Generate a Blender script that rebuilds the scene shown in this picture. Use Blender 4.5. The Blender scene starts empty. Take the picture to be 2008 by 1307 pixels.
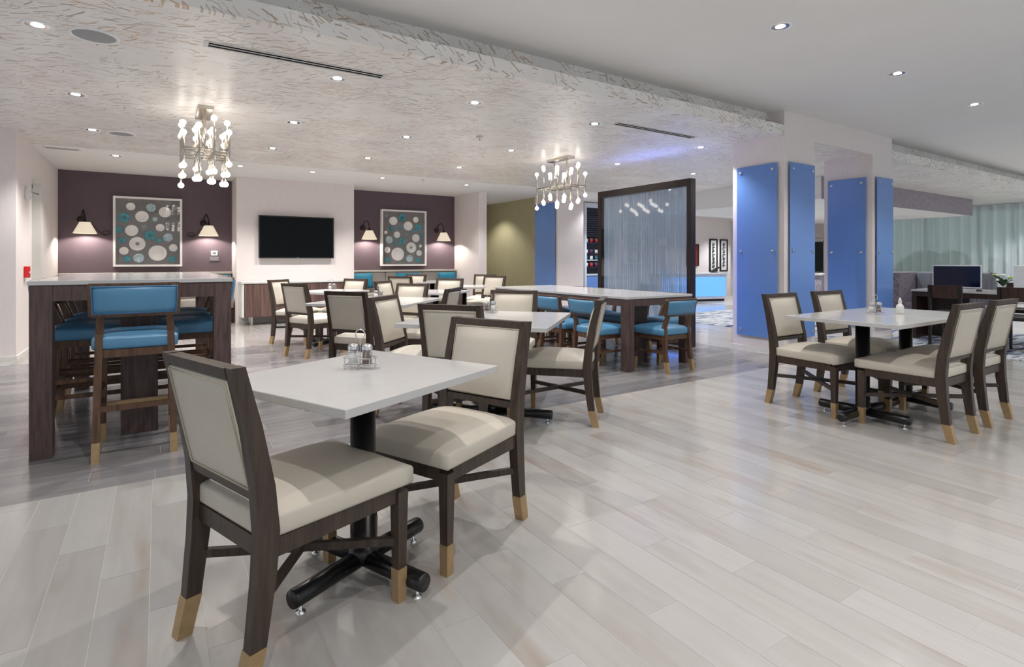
import bpy, bmesh, math, random
from mathutils import Vector, Matrix

random.seed(7)
PI = math.pi
R = math.radians
SC = bpy.context.scene
COL = SC.collection

# ------------------------------------------------------------------ camera
YAW = R(32.85)
cam = bpy.data.cameras.new('camera')
camo = bpy.data.objects.new('camera', cam)
COL.objects.link(camo)
camo.location = (0, 0, 1.171)
camo.rotation_euler = (PI / 2, 0, -YAW)
cam.sensor_width = 36.0
cam.lens = 1075.0 / 2008.0 * 36.0
cam.shift_y = -(653.5 - 509.0) / 2008.0
cam.clip_start = 0.05
cam.clip_end = 200
SC.camera = camo

# ------------------------------------------------------------------ world, exposure
w = bpy.data.worlds.new('world')
SC.world = w
w.use_nodes = True
w.node_tree.nodes['Background'].inputs[0].default_value = (0.86, 0.93, 1.0, 1)
w.node_tree.nodes['Background'].inputs[1].default_value = 0.72
SC.view_settings.view_transform = 'Standard'
SC.view_settings.look = 'None'
SC.view_settings.exposure = 0.0
SC.view_settings.gamma = 1.0
SC.view_settings.use_curve_mapping = False
SC.cycles.max_bounces = 8
SC.cycles.diffuse_bounces = 4
SC.cycles.glossy_bounces = 4
SC.cycles.transparent_max_bounces = 16
SPOT_W = 62.0          # power of one recessed downlight
SPOT_W_HIGH = 39.0     # the ones in the raised white ceiling
BULB = 7.0            # chandelier bulb emission


# ------------------------------------------------------------------ materials
def lin(c):
    out = []
    for v in c:
        v = v / 255.0
        out.append(v / 12.92 if v <= 0.04045 else ((v + 0.055) / 1.055) ** 2.4)
    return (out[0], out[1], out[2], 1.0)


MATS = {}


class NT:
    """small helper around a node tree"""
    def __init__(self, name):
        self.m = bpy.data.materials.new(name)
        self.m.use_nodes = True
        self.t = self.m.node_tree
        self.b = self.t.nodes['Principled BSDF']
        self.out = self.t.nodes['Material Output']

    def n(self, typ, **kw):
        nd = self.t.nodes.new(typ)
        for k, v in kw.items():
            if k in ('operation', 'blend_type', 'data_type', 'noise_dimensions', 'wave_type', 'bands_direction',
                     'vector_type', 'feature', 'voronoi_dimensions', 'interpolation_type'):
                setattr(nd, k, v)
            else:
                nd.inputs[k].default_value = v
        return nd

    def l(self, a, b):
        self.t.links.new(a, b)

    def coords(self, scale=(1, 1, 1), rot=(0, 0, 0), kind='Object', rand=False):
        tc = self.n('ShaderNodeTexCoord')
        src = tc.outputs[kind]
        if rand:
            oi = self.n('ShaderNodeObjectInfo')
            mul = self.n('ShaderNodeVectorMath', operation='MULTIPLY')
            self.l(oi.outputs['Location'], mul.inputs[0])
            mul.inputs[1].default_value = (3.7, 5.3, 7.1)
            add = self.n('ShaderNodeVectorMath', operation='ADD')
            self.l(src, add.inputs[0])
            self.l(mul.outputs[0], add.inputs[1])
            src = add.outputs[0]
        mp = self.n('ShaderNodeMapping')
        mp.inputs['Scale'].default_value = scale
        mp.inputs['Rotation'].default_value = rot
        self.l(src, mp.inputs['Vector'])
        return mp.outputs[0]

    def noise(self, vec, scale, detail=3, rough=0.55):
        nd = self.n('ShaderNodeTexNoise')
        nd.inputs['Scale'].default_value = scale
        nd.inputs['Detail'].default_value = detail
        nd.inputs['Roughness'].default_value = rough
        self.l(vec, nd.inputs['Vector'])
        return nd.outputs[0]

    def ramp(self, fac, stops):
        r = self.n('ShaderNodeValToRGB')
        els = r.color_ramp.elements
        while len(els) < len(stops):
            els.new(0.5)
        for e, (p, c) in zip(els, stops):
            e.position = p
            e.color = c if len(c) == 4 else (c[0], c[1], c[2], 1)
        self.l(fac, r.inputs[0])
        return r.outputs[0]

    def mix(self, fac, a, b, blend='MIX'):
        m = self.n('ShaderNodeMix', data_type='RGBA')
        m.blend_type = blend
        for s, v in ((m.inputs[0], fac), (m.inputs[6], a), (m.inputs[7], b)):
            if hasattr(v, 'is_output'):
                self.l(v, s)
            else:
                s.default_value = v
        return m.outputs[2]

    def math(self, op, a, b):
        m = self.n('ShaderNodeMath', operation=op)
        for s, v in ((m.inputs[0], a), (m.inputs[1], b)):
            if hasattr(v, 'is_output'):
                self.l(v, s)
            else:
                s.default_value = v
        return m.outputs[0]

    def bump(self, h, strength=0.2, dist=0.01):
        b = self.n('ShaderNodeBump')
        b.inputs['Strength'].default_value = strength
        b.inputs['Distance'].default_value = dist
        self.l(h, b.inputs['Height'])
        self.l(b.outputs[0], self.b.inputs['Normal'])

    def base(self, c):
        if hasattr(c, 'is_output'):
            self.l(c, self.b.inputs['Base Color'])
        else:
            self.b.inputs['Base Color'].default_value = c

    def set(self, rough=0.5, metal=0.0, spec=0.5, emit=None, es=0.0, trans=0.0, alpha=1.0, coat=0.0):
        i = self.b.inputs
        i['Roughness'].default_value = rough
        i['Metallic'].default_value = metal
        i['Specular IOR Level'].default_value = spec
        i['Transmission Weight'].default_value = trans
        i['Alpha'].default_value = alpha
        i['Coat Weight'].default_value = coat
        if emit is not None:
            i['Emission Color'].default_value = emit
            i['Emission Strength'].default_value = es
        return self.m


def plain(name, rgb, rough=0.5, metal=0.0, spec=0.5, var=0.06, scale=6.0, stretch=(1, 1, 1), bump=0.0, coat=0.0):
    """a colour with a little procedural mottling"""
    if name in MATS:
        return MATS[name]
    N = NT(name)
    c = lin(rgb)
    f = N.noise(N.coords(stretch), scale, 4)
    a = tuple(min(1, v * (1 - var)) for v in c[:3]) + (1,)
    b = tuple(min(1, v * (1 + var)) for v in c[:3]) + (1,)
    N.base(N.ramp(f, [(0.3, a), (0.7, b)]))
    if bump:
        N.bump(f, bump, 0.004)
    MATS[name] = N.set(rough, metal, spec, coat=coat)
    return MATS[name]


def emit(name, rgb, strength, base=None):
    if name in MATS:
        return MATS[name]
    N = NT(name)
    N.base(base or (0.8, 0.8, 0.8, 1))
    MATS[name] = N.set(0.5, emit=lin(rgb), es=strength)
    return MATS[name]


def wood(name, dark, light, rough=0.42, grain=(55, 55, 4), spec=0.4):
    if name in MATS:
        return MATS[name]
    N = NT(name)
    v = N.coords(grain, rand=True)
    f = N.noise(v, 1.0, 5, 0.65)
    N.base(N.ramp(f, [(0.32, lin(dark)), (0.68, lin(light))]))
    N.bump(f, 0.12, 0.002)
    MATS[name] = N.set(rough, spec=spec)
    return MATS[name]


def fabric(name, rgb, rough=0.7, weave=420.0, var=0.05, spec=0.3):
    if name in MATS:
        return MATS[name]
    N = NT(name)
    c = lin(rgb)
    f = N.noise(N.coords(), 5.0, 3)
    g = N.noise(N.coords(), weave, 2)
    a = tuple(v * (1 - var) for v in c[:3]) + (1,)
    b = tuple(min(1, v * (1 + var)) for v in c[:3]) + (1,)
    N.base(N.ramp(f, [(0.3, a), (0.7, b)]))
    N.bump(g, 0.08, 0.001)
    MATS[name] = N.set(rough, spec=spec)
    return MATS[name]


def stone_planks(name, stops, rough, axis, streak):
    """stone-look porcelain planks: tone differs from plank to plank, veins run along the plank"""
    N = NT(name)
    oi = N.n('ShaderNodeObjectInfo')
    geo = N.n('ShaderNodeNewGeometry')
    rnd = N.math('FRACT', N.math('ADD', oi.outputs['Random'], geo.outputs['Random Per Island']), 0.0)
    sc = (16, 1.6, 4) if axis == 'Y' else (1.6, 16, 4)
    v = N.coords(sc, rand=True)
    f = N.noise(v, 1.0, 5, 0.6)
    sc2 = (5, 0.9, 2) if axis == 'Y' else (0.9, 5, 2)
    f2 = N.noise(N.coords(sc2, rand=True), 1.0, 3, 0.55)
    t = N.math('ADD', N.math('MULTIPLY', rnd, 1.0 - streak), N.math('MULTIPLY', f, streak))
    col = N.ramp(t, stops)
    warm = N.ramp(f2, [(0.56, (0, 0, 0)), (0.72, (1, 1, 1))])
    col = N.mix(N.math('MULTIPLY', warm, 0.5), col, N.mix(1.0, col, lin((214, 190, 168)), 'MULTIPLY'))
    N.base(col)
    rr = N.ramp(f, [(0.3, (rough * 0.85,) * 3), (0.7, (rough * 1.25,) * 3)])
    N.l(rr, N.b.inputs['Roughness'])
    N.b.inputs['Specular IOR Level'].default_value = 0.55
    MATS[name] = N.m
    return N.m


def brushed_paper(name, flat):
    """metallic wall covering: pale ground with groups of short tan brush strokes"""
    N = NT(name)
    tc = N.n('ShaderNodeTexCoord')
    mp0 = N.n('ShaderNodeMapping')
    mp0.inputs['Rotation'].default_value = (0, 0, 0) if flat else (R(-90), 0, 0)
    N.l(tc.outputs['Object'], mp0.inputs['Vector'])
    base_v = mp0.outputs[0]
    ground = N.noise(base_v, 2.2, 3)
    col = N.ramp(ground, [(0.3, lin((226, 222, 219))), (0.7, lin((240, 238, 235)))])
    dens = N.noise(base_v, 1.5 if flat else 2.4, 2)
    tot = None
    for k in range(4):
        mp = N.n('ShaderNodeMapping')
        sc = (10.5, 12.5, 9.0, 14.0)[k]
        mp.inputs['Scale'].default_value = (sc, sc, 0.0)
        mp.inputs['Location'].default_value = (k * 3.37, k * 7.71, 0)
        N.l(base_v, mp.inputs['Vector'])
        vo = N.n('ShaderNodeTexVoronoi', voronoi_dimensions='2D')
        vo.inputs['Scale'].default_value = 1.0
        N.l(mp.outputs[0], vo.inputs['Vector'])
        df = N.n('ShaderNodeVectorMath', operation='SUBTRACT')
        N.l(mp.outputs[0], df.inputs[0])
        N.l(vo.outputs['Position'], df.inputs[1])
        sx = N.n('ShaderNodeSeparateXYZ')
        N.l(df.outputs[0], sx.inputs[0])
        sc2 = N.n('ShaderNodeSeparateColor')
        N.l(vo.outputs['Color'], sc2.inputs[0])
        a = N.math('ADD', N.math('MULTIPLY', N.noise(vo.outputs['Position'], 0.16, 1), 5.0), N.math('MULTIPLY', sc2.outputs[1], 0.55))
        ca, sa = N.math('COSINE', a, 0.0), N.math('SINE', a, 0.0)
        u = N.math('ADD', N.math('MULTIPLY', sx.outputs[0], ca), N.math('MULTIPLY', sx.outputs[1], sa))
        v = N.math('SUBTRACT', N.math('MULTIPLY', sx.outputs[1], ca), N.math('MULTIPLY', sx.outputs[0], sa))
        inside = N.math('MULTIPLY', N.math('LESS_THAN', N.math('ABSOLUTE', v, 0.0), 0.05), N.math('LESS_THAN', N.math('ABSOLUTE', u, 0.0), 0.58))
        keep = N.math('LESS_THAN', sc2.outputs[0], N.ramp(dens, [(0.38, (0.1,) * 3), (0.64, (0.7 if flat else 0.95,) * 3)]))
        st = N.math('MULTIPLY', N.math('MULTIPLY', inside, keep), N.math('ADD', N.math('MULTIPLY', sc2.outputs[2], 0.7), 0.15))
        tot = st if tot is None else N.math('MAXIMUM', tot, st)
    hue = N.ramp(N.noise(base_v, 1.7, 2), [(0.35, lin((122, 104, 92))), (0.5, lin((156, 122, 88))), (0.64, lin((190, 138, 76)))])
    N.base(N.mix(tot, col, hue))
    N.bump(tot, 0.2, 0.003)
    MATS[name] = N.set(0.36, metal=0.05, spec=0.5)
    return N.m


def glass(name, tint=(1, 1, 1, 1), rough=0.02, mixf=0.06):
    if name in MATS:
        return MATS[name]
    N = NT(name)
    tr = N.n('ShaderNodeBsdfTransparent')
    tr.inputs[0].default_value = tint
    gl = N.n('ShaderNodeBsdfGlossy')
    gl.inputs['Roughness'].default_value = rough
    lw = N.n('ShaderNodeLayerWeight')
    lw.inputs[0].default_value = 0.5
    fr = N.math('MULTIPLY_ADD', N.math('POWER', lw.outputs['Facing'], 4.0), 0.85)
    fr.node.inputs[2].default_value = 0.035
    mx = N.n('ShaderNodeMixShader')
    N.l(fr, mx.inputs[0])
    N.l(tr.outputs[0], mx.inputs[1])
    N.l(gl.outputs[0], mx.inputs[2])
    N.l(mx.outputs[0], N.out.inputs[0])
    MATS[name] = N.m
    return N.m


def sheer(name, rgb, opacity):
    N = NT(name)
    f = N.noise(N.coords((30, 30, 1)), 1.0, 3)
    c = lin(rgb)
    col = N.ramp(f, [(0.3, tuple(v * 0.9 for v in c[:3])), (0.7, c[:3])])
    df = N.n('ShaderNodeBsdfDiffuse')
    tl = N.n('ShaderNodeBsdfTranslucent')
    N.l(col, df.inputs[0])
    N.l(col, tl.inputs[0])
    m1 = N.n('ShaderNodeMixShader')
    m1.inputs[0].default_value = 0.45
    N.l(df.outputs[0], m1.inputs[1])
    N.l(tl.outputs[0], m1.inputs[2])
    tr = N.n('ShaderNodeBsdfTransparent')
    m2 = N.n('ShaderNodeMixShader')
    m2.inputs[0].default_value = opacity
    N.l(tr.outputs[0], m2.inputs[1])
    N.l(m1.outputs[0], m2.inputs[2])
    N.l(m2.outputs[0], N.out.inputs[0])
    MATS[name] = N.m
    return N.m


LIGHT_FLOOR = stone_planks('light_stone', [(0.1, lin((152, 148, 145))), (0.35, lin((163, 159, 156))),
                                           (0.6, lin((171, 168, 165))), (0.9, lin((156, 150, 145)))], 0.13, 'Y', 0.5)
GREY_FLOOR = stone_planks('grey_stone', [(0.15, lin((92, 90, 93))), (0.4, lin((117, 115, 118))),
                                         (0.62, lin((137, 134, 135))), (0.9, lin((109, 104, 104)))], 0.16, 'X', 0.6)
GROUT = plain('grout', (190, 187, 183), 0.5)
CEIL_PAPER = brushed_paper('brushed_ceiling_paper', True)
FASCIA_PAPER = brushed_paper('brushed_fascia_paper', False)
WHITE_PAINT = plain('white_ceiling_paint', (232, 231, 229), 0.85, var=0.015, scale=1.5)
WALL = plain('beige_wallcovering', (230, 221, 219), 0.75, var=0.03, scale=60, stretch=(1, 1, 0.1))
PURPLE = plain('plum_wallcovering', (98, 83, 91), 0.65, var=0.06, scale=90, stretch=(1, 1, 0.05))
OLIVE = plain('olive_wallcovering', (176, 166, 128), 0.7, var=0.04, scale=4)
BASEB = plain('baseboard_white', (224, 221, 216), 0.5, var=0.02)
BLACK = plain('black_satin', (18, 17, 18), 0.38, var=0.1)
BLACK_METAL = plain('black_metal', (20, 19, 20), 0.3, 0.0, 0.5, var=0.1)
DARK_WOOD = wood('walnut_chair_wood', (46, 36, 30), (73, 59, 49))
BLUE_WOOD = wood('brown_stool_wood', (62, 42, 32), (104, 76, 54))
TABLE_WOOD = wood('plum_brown_laminate', (62, 48, 47), (100, 80, 76), 0.5)
DESK_WOOD = wood('espresso_wood', (36, 24, 20), (66, 44, 36), 0.4)
BRASS = plain('brushed_brass', (170, 142, 104), 0.42, 0.4, var=0.1, scale=30)
BEIGE = fabric('beige_vinyl', (195, 187, 174), 0.48, spec=0.4)
PIPING = fabric('beige_piping', (178, 168, 152), 0.6)
BLUE = fabric('blue_vinyl', (80, 132, 168), 0.36, spec=0.5)
TEAL = fabric('teal_velvet', (28, 112, 140), 0.6)
QUARTZ = plain('white_quartz', (190, 188, 187), 0.14, spec=0.5, var=0.02, scale=14)
CHROME = plain('chrome', (215, 215, 215), 0.14, 1.0, var=0.03)
NICKEL = plain('satin_nickel', (196, 190, 180), 0.22, 1.0, var=0.04)
BLUE_GLASS = plain('blue_back_painted_glass', (104, 142, 208), 0.26, spec=0.5, var=0.04, scale=1.2)
BANQ = fabric('grey_banquette', (152, 147, 140), 0.65)
CLEAR = glass('clear_glass')
SHADE = emit('linen_shade', (255, 238, 212), 0.5, lin((222, 212, 192)))


# ------------------------------------------------------------------ mesh helpers
def bm_new():
    return bmesh.new()


def mesh_of(bm, name, smooth=False):
    bmesh.ops.recalc_face_normals(bm, faces=bm.faces[:])
    me = bpy.data.meshes.new(name)
    bm.to_mesh(me)
    bm.free()
    if smooth:
        for p in me.polygons:
            p.use_smooth = True
    return me


def obj(name, bm, mat, parent=None, smooth=False, label=None, kind=None, loc=None, rot=None):
    me = bm if isinstance(bm, bpy.types.Mesh) else mesh_of(bm, name, smooth)
    if not me.materials:
        me.materials.append(mat)
    o = bpy.data.objects.new(name, me)
    COL.objects.link(o)
    if parent is not None:
        o.parent = parent
    if label:
        o['label'] = label
    if kind:
        o['kind'] = kind
    if loc is not None:
        o.location = loc
    if rot is not None:
        o.rotation_euler = rot
    return o


def tag(o, label, cat, group=None):
    o['label'] = label
    o['category'] = cat
    if group:
        o['group'] = group
    return o


def thing(name, label, cat, loc=(0, 0, 0), rotz=0.0, group=None):
    o = bpy.data.objects.new(name, None)
    o.empty_display_size = 0.1
    COL.objects.link(o)
    o.location = loc
    o.rotation_euler = (0, 0, rotz)
    return tag(o, label, cat, group)


def children(o):
    return [c for c in COL.objects if c.parent == o]


KIDS = {}


def copy_tree(o, parent=None):
    c = o.copy()
    COL.objects.link(c)
    if parent is not None:
        c.parent = parent
    for ch in KIDS.get(o.name) or list(o.children):
        copy_tree(ch, c)
    return c


def place(proto, used, label, loc, rotz, group=None):
    """first use moves the prototype, later uses copy the thing and all its parts"""
    if proto.name not in used:
        used.add(proto.name)
        o = proto
    else:
        o = copy_tree(proto)
    o.location = loc
    o.rotation_euler = (0, 0, rotz)
    o['label'] = label
    if group:
        o['group'] = group
    return o


USED = set()


def struct(name, bm, mat, parent=None, smooth=False):
    return obj(name, bm, mat, parent, smooth, kind=None if parent else 'structure')


def box(bm, x0, x1, y0, y1, z0, z1, bev=0.0, seg=2, M=None):
    r = bmesh.ops.create_cube(bm, size=1.0)
    vs = r['verts']
    T = Matrix.Translation(((x0 + x1) / 2, (y0 + y1) / 2, (z0 + z1) / 2)) @ Matrix.Diagonal((x1 - x0, y1 - y0, z1 - z0, 1))
    if M is not None:
        T = M @ T
    bmesh.ops.transform(bm, matrix=T, verts=vs)
    if bev:
        es = list({e for v in vs for e in v.link_edges})
        bmesh.ops.bevel(bm, geom=es, offset=bev, segments=seg, affect='EDGES', profile=0.5)
    return bm


def bar(bm, p, q, wx, wy, up=(0, 0, 1), bev=0.0):
    """square bar from p to q; wx across (horizontal), wy the other way"""
    p = Vector(p); q = Vector(q)
    d = (q - p)
    L = d.length
    z = d.normalized()
    u = Vector(up)
    if abs(z.dot(u)) > 0.98:
        u = Vector((0, 1, 0))
    x = z.cross(u).normalized()
    y = x.cross(z).normalized()
    M = Matrix((x, y, z)).transposed().to_4x4()
    M.translation = (p + q) / 2
    return box(bm, -wx / 2, wx / 2, -wy / 2, wy / 2, -L / 2, L / 2, bev, 1, M)


def loft(bm, loops, close=True):
    """skin a list of equal-length vertex loops"""
    rings = [[bm.verts.new(p) for p in lp] for lp in loops]
    n = len(rings[0])
    for a, b in zip(rings, rings[1:]):
        for i in range(n):
            bm.faces.new((a[i], a[(i + 1) % n], b[(i + 1) % n], b[i]))
    if close:
        bm.faces.new(rings[0][::-1])
        bm.faces.new(rings[-1])
    return bm


def post(bm, stations):
    """rectangular section along stations (cx, cy, z, wx, wy)"""
    loops = []
    for cx, cy, z, wx, wy in stations:
        hx, hy = wx / 2, wy / 2
        loops.append([(cx - hx, cy - hy, z), (cx + hx, cy - hy, z), (cx + hx, cy + hy, z), (cx - hx, cy + hy, z)])
    return loft(bm, loops)


def tube(bm, pts, r, n=8, closed=False, caps=True):
    pts = [Vector(p) for p in pts]
    rings = []
    N = len(pts)
    ref = None
    for i, p in enumerate(pts):
        a = pts[(i - 1) % N] if (closed or i > 0) else p
        b = pts[(i + 1) % N] if (closed or i < N - 1) else p
        t = (b - a).normalized()
        if ref is None:
            ref = Vector((0, 0, 1)) if abs(t.z) < 0.9 else Vector((1, 0, 0))
        x = t.cross(ref).normalized()
        y = x.cross(t).normalized()
        ref = y
        rr = r[i] if isinstance(r, (list, tuple)) else r
        rings.append([bm.verts.new(p + rr * (math.cos(2 * PI * k / n) * x + math.sin(2 * PI * k / n) * y)) for k in range(n)])
    for i in range(N if closed else N - 1):
        a, b = rings[i], rings[(i + 1) % N]
        for k in range(n):
            bm.faces.new((a[k], a[(k + 1) % n], b[(k + 1) % n], b[k]))
    if not closed and caps:
        bm.faces.new(rings[0][::-1])
        bm.faces.new(rings[-1])
    return bm


def lathe(bm, prof, n=24, c=(0, 0, 0), axis='Z'):
    """revolve (radius, height) pairs"""
    rings = []
    for r, h in prof:
        ring = []
        if r < 1e-6:
            rings.append([bm.verts.new(_ax(c, 0, 0, h, axis))])
            continue
        for k in range(n):
            a = 2 * PI * k / n
            ring.append(bm.verts.new(_ax(c, r * math.cos(a), r * math.sin(a), h, axis)))
        rings.append(ring)
    for a, b in zip(rings, rings[1:]):
        for k in range(n):
            k2 = (k + 1) % n
            if len(a) == 1 and len(b) == 1:
                continue
            if len(a) == 1:
                bm.faces.new((a[0], b[k2], b[k]))
            elif len(b) == 1:
                bm.faces.new((a[k], a[k2], b[0]))
            else:
                bm.faces.new((a[k], a[k2], b[k2], b[k]))
    return bm


def _ax(c, x, y, h, axis):
    if axis == 'Z':
        return (c[0] + x, c[1] + y, c[2] + h)
    if axis == 'Y':
        return (c[0] + x, c[1] + h, c[2] + y)
    return (c[0] + h, c[1] + x, c[2] + y)


def pad(bm, wb, wf, y0, y1, z0, z1, crown, under=0.0, r=0.014, N=9, M=None):
    """upholstered pad: trapezoid plan (width wb at y0, wf at y1), soft edges, crowned top"""
    def P(u, v, ins, z):
        wy = wb + (wf - wb) * (v + 1) / 2
        x = u * (wy / 2 - ins)
        y = (y0 + y1) / 2 + v * ((y1 - y0) / 2 - ins)
        p = Vector((x, y, z))
        return M @ p if M is not None else p
    us = [-1 + 2 * i / (N - 1) for i in range(N)]

    def sheet(zb, cr, ins, flip):
        g = [[bm.verts.new(P(u, v, ins, zb + cr * (1 - u ** 4) * (1 - v ** 4))) for u in us] for v in us]
        for j in range(N - 1):
            for i in range(N - 1):
                f = (g[j][i], g[j][i + 1], g[j + 1][i + 1], g[j + 1][i])
                bm.faces.new(f if not flip else f[::-1])
        ring = [g[0][i] for i in range(N)] + [g[j][N - 1] for j in range(1, N)] + \
               [g[N - 1][i] for i in range(N - 2, -1, -1)] + [g[j][0] for j in range(N - 2, 0, -1)]
        return ring
    per = [(us[i], -1) for i in range(N)] + [(1, us[j]) for j in range(1, N)] + \
          [(us[i], 1) for i in range(N - 2, -1, -1)] + [(-1, us[j]) for j in range(N - 2, 0, -1)]
    rings = [sheet(z1, crown, r, False)]
    for ins, z in ((r * 0.3, z1 - r * 0.3), (0, z1 - r), (0, z0 + r), (r * 0.3, z0 + r * 0.3)):
        rings.append([bm.verts.new(P(u, v, ins, z)) for u, v in per])
    rings.append(sheet(z0, -under, r, True))
    for a, b in zip(rings, rings[1:]):
        n = len(a)
        for k in range(n):
            bm.faces.new((a[k], b[k], b[(k + 1) % n], a[(k + 1) % n]))
    return bm


def cushion(bm, wdt, hgt, thick, M=None, N=9):
    """scatter cushion: fat middle, thin edges, pointed corners"""
    us = [-1 + 2 * i / (N - 1) for i in range(N)]
    rows = []
    for s in (1, -1):
        g = []
        for v in us:
            row = []
            for u in us:
                k = (1 - abs(u) ** 2.4) * (1 - abs(v) ** 2.4)
                pinch = 1 - 0.07 * (1 - max(abs(u), abs(v))) * 0 - 0.06 * (1 - (u * v) ** 2) * max(abs(u), abs(v)) ** 6
                p = Vector((u * wdt / 2 * pinch, v * hgt / 2 * pinch, s * thick / 2 * k ** 0.6))
                row.append(bm.verts.new(M @ p if M is not None else p))
            g.append(row)
        for j in range(N - 1):
            for i in range(N - 1):
                f = (g[j][i], g[j][i + 1], g[j + 1][i + 1], g[j + 1][i])
                bm.faces.new(f if s > 0 else f[::-1])
        rows.append(g)
    bmesh.ops.remove_doubles(bm, verts=bm.verts[:], dist=0.0005)
    return bm


def frame_bm(x0, x1, z0, z1, wdt, y0, y1):
    """four mitre-less bars round a rectangle in the XZ plane"""
    bm = bm_new()
    box(bm, x0, x1, y0, y1, z1 - wdt, z1)
    box(bm, x0, x1, y0, y1, z0, z0 + wdt)
    box(bm, x0, x0 + wdt, y0, y1, z0 + wdt, z1 - wdt)
    box(bm, x1 - wdt, x1, y0, y1, z0 + wdt, z1 - wdt)
    return bm


def B(*a, **k):
    return box(bm_new(), *a, **k)


# ------------------------------------------------------------------ floors
PW, PL, GAP = 0.1524, 0.9144, 0.0013
FW = (math.sin(YAW), math.cos(YAW))
RT = (math.cos(YAW), -math.sin(YAW))


def in_view(x, y):
    d = x * FW[0] + y * FW[1]
    l = x * RT[0] + y * RT[1]
    if d < 1.2:
        return None
    px = 1004 + 1075 * l / d
    py = 509 + 1075 * 1.171 / d
    if -120 < px < 2130 and py < 1420:
        return d
    return None


def plank_list(rects, axis, off, phase):
    """planks of a third-bond layout clipped to rectangles; axis = direction the planks run"""
    out = []
    for (x0, x1, y0, y1) in rects:
        a0, a1, b0, b1 = (x0, x1, y0, y1) if axis == 'Y' else (y0, y1, x0, x1)
        k = math.floor((a0 - off) / PW)
        while off + k * PW < a1:
            s = phase(k)
            j = math.floor((b0 - s) / PL)
            while s + j * PL < b1:
                lo, hi = max(off + k * PW, a0), min(off + (k + 1) * PW, a1)
                p, q = max(s + j * PL, b0), min(s + (j + 1) * PL, b1)
                if hi - lo > 0.012 and q - p > 0.012:
                    out.append((lo, hi, p, q) if axis == 'Y' else (p, q, lo, hi))
                j += 1
            k += 1
    return out


def lay(parent, planks, mat):
    ranked = []
    for (x0, x1, y0, y1) in planks:
        d = in_view((x0 + x1) / 2, (y0 + y1) / 2)
        ranked.append((d if d is not None else 999, (x0, x1, y0, y1)))
    ranked.sort()
    cache = {}
    rest = bm_new()
    count = 0
    for d, (x0, x1, y0, y1) in ranked:
        if count < 298 and d < 900:
            key = (round(x1 - x0, 3), round(y1 - y0, 3))
            if key not in cache:
                hx, hy = key[0] / 2 - GAP / 2, key[1] / 2 - GAP / 2
                m = mesh_of(B(-hx, hx, -hy, hy, -0.010, 0), 'plank')
                m.materials.append(mat)
                cache[key] = m
            obj('plank', cache[key], mat, parent, loc=((x0 + x1) / 2, (y0 + y1) / 2, 0))
            count += 1
        else:
            g = GAP / 2
            box(rest, x0 + g, x1 - g, y0 + g, y1 - g, -0.010, 0)
    obj('planking', rest, mat, parent, kind='stuff')


YB, YG, XG = 3.5, 8.13, 6.37
floor = struct('floor', B(-4, 21, -2, 14, -0.06, -0.0009), GROUT)
lay(floor, plank_list([(-4, 9.6, -1.2, YB), (XG, 12.5, YB, 13.4), (-1.6, XG, YG, 12.0)], 'Y', -0.025,
                      lambda k: 1.275 + (0.0, -0.308, 0.306)[k % 3]), LIGHT_FLOOR)
far = struct('floor_far', B(12.5, 21, -2, 13.4, -0.0103, 0.0), plain('far_stone', (196, 190, 184), 0.2, var=0.05))
fg = struct('floor_grey', B(-3.2, XG, YB, YG, -0.0103, -0.0007), GROUT)
lay(fg, plank_list([(-3.2, XG, YB, YG)], 'X', YB, lambda k: -0.013 - 0.2965 * k), GREY_FLOOR)

# carpet of the lounge
N = NT('lounge_carpet')
v = N.coords((1.1, 5.5, 1), rot=(0, 0, R(8)))
f = N.noise(v, 1.6, 5, 0.62)
N.base(N.ramp(f, [(0.36, lin((52, 64, 98))), (0.45, lin((134, 142, 158))), (0.53, lin((206, 206, 204))), (0.64, lin((110, 122, 150)))]))
N.set(0.95, spec=0.1)
tag(obj('area_carpet', B(8.38, 11.3, -1.0, 8.0, 0.0, 0.008), N.m), 'blue and white streaked carpet in the lounge beyond the columns', 'carpet')

# ------------------------------------------------------------------ ceilings
ZC, ZH = 2.70, 3.00
YE = 3.835
c = struct('ceiling_patterned', B(-3.5, 21.0, YE + 0.06, 9.42, ZC, ZC + 0.04), CEIL_PAPER)
struct('ceiling_raised', B(-5, 21.0, -2.5, 4.02, ZH, ZH + 0.06), WHITE_PAINT)
struct('ceiling_back', B(-3.5, 13.0, 9.42, 14, ZC - 0.012, ZC + 0.04), WHITE_PAINT)
struct('ceiling_reception', B(13.0, 21.0, 9.42, 14, 2.5, 2.56), WHITE_PAINT)
struct('trim_1', B(-5, 6.45, YE, YE + 0.06, ZC - 0.001, 2.825, bev=0.002), FASCIA_PAPER)
struct('trim_2', B(9.29, 21.0, YE, YE + 0.06, ZC - 0.001, 2.825, bev=0.002), FASCIA_PAPER)
struct('trim_3', B(-5, 6.45, 4.02, 4.06, ZC + 0.04, ZH), FASCIA_PAPER)
struct('trim_4', B(9.29, 21.0, 4.02, 4.06, ZC + 0.04, ZH), FASCIA_PAPER)
struct('trim_5', B(7.13, 8.69, YE, YE + 0.06, ZC - 0.004, ZH), WALL)
MOTTLE = plain('mottled_lilac_paper', (150, 142, 152), 0.6, var=0.3, scale=26, stretch=(1, 1, 0.5))
bh = struct('ceiling_bulkhead', B(10.2, 17.35, 5.36, 9.2, 2.29, ZC), WHITE_PAINT)
struct('bulkhead_face', B(10.2, 17.36, 5.345, 5.36, 2.285, ZC), MOTTLE, bh)

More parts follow.
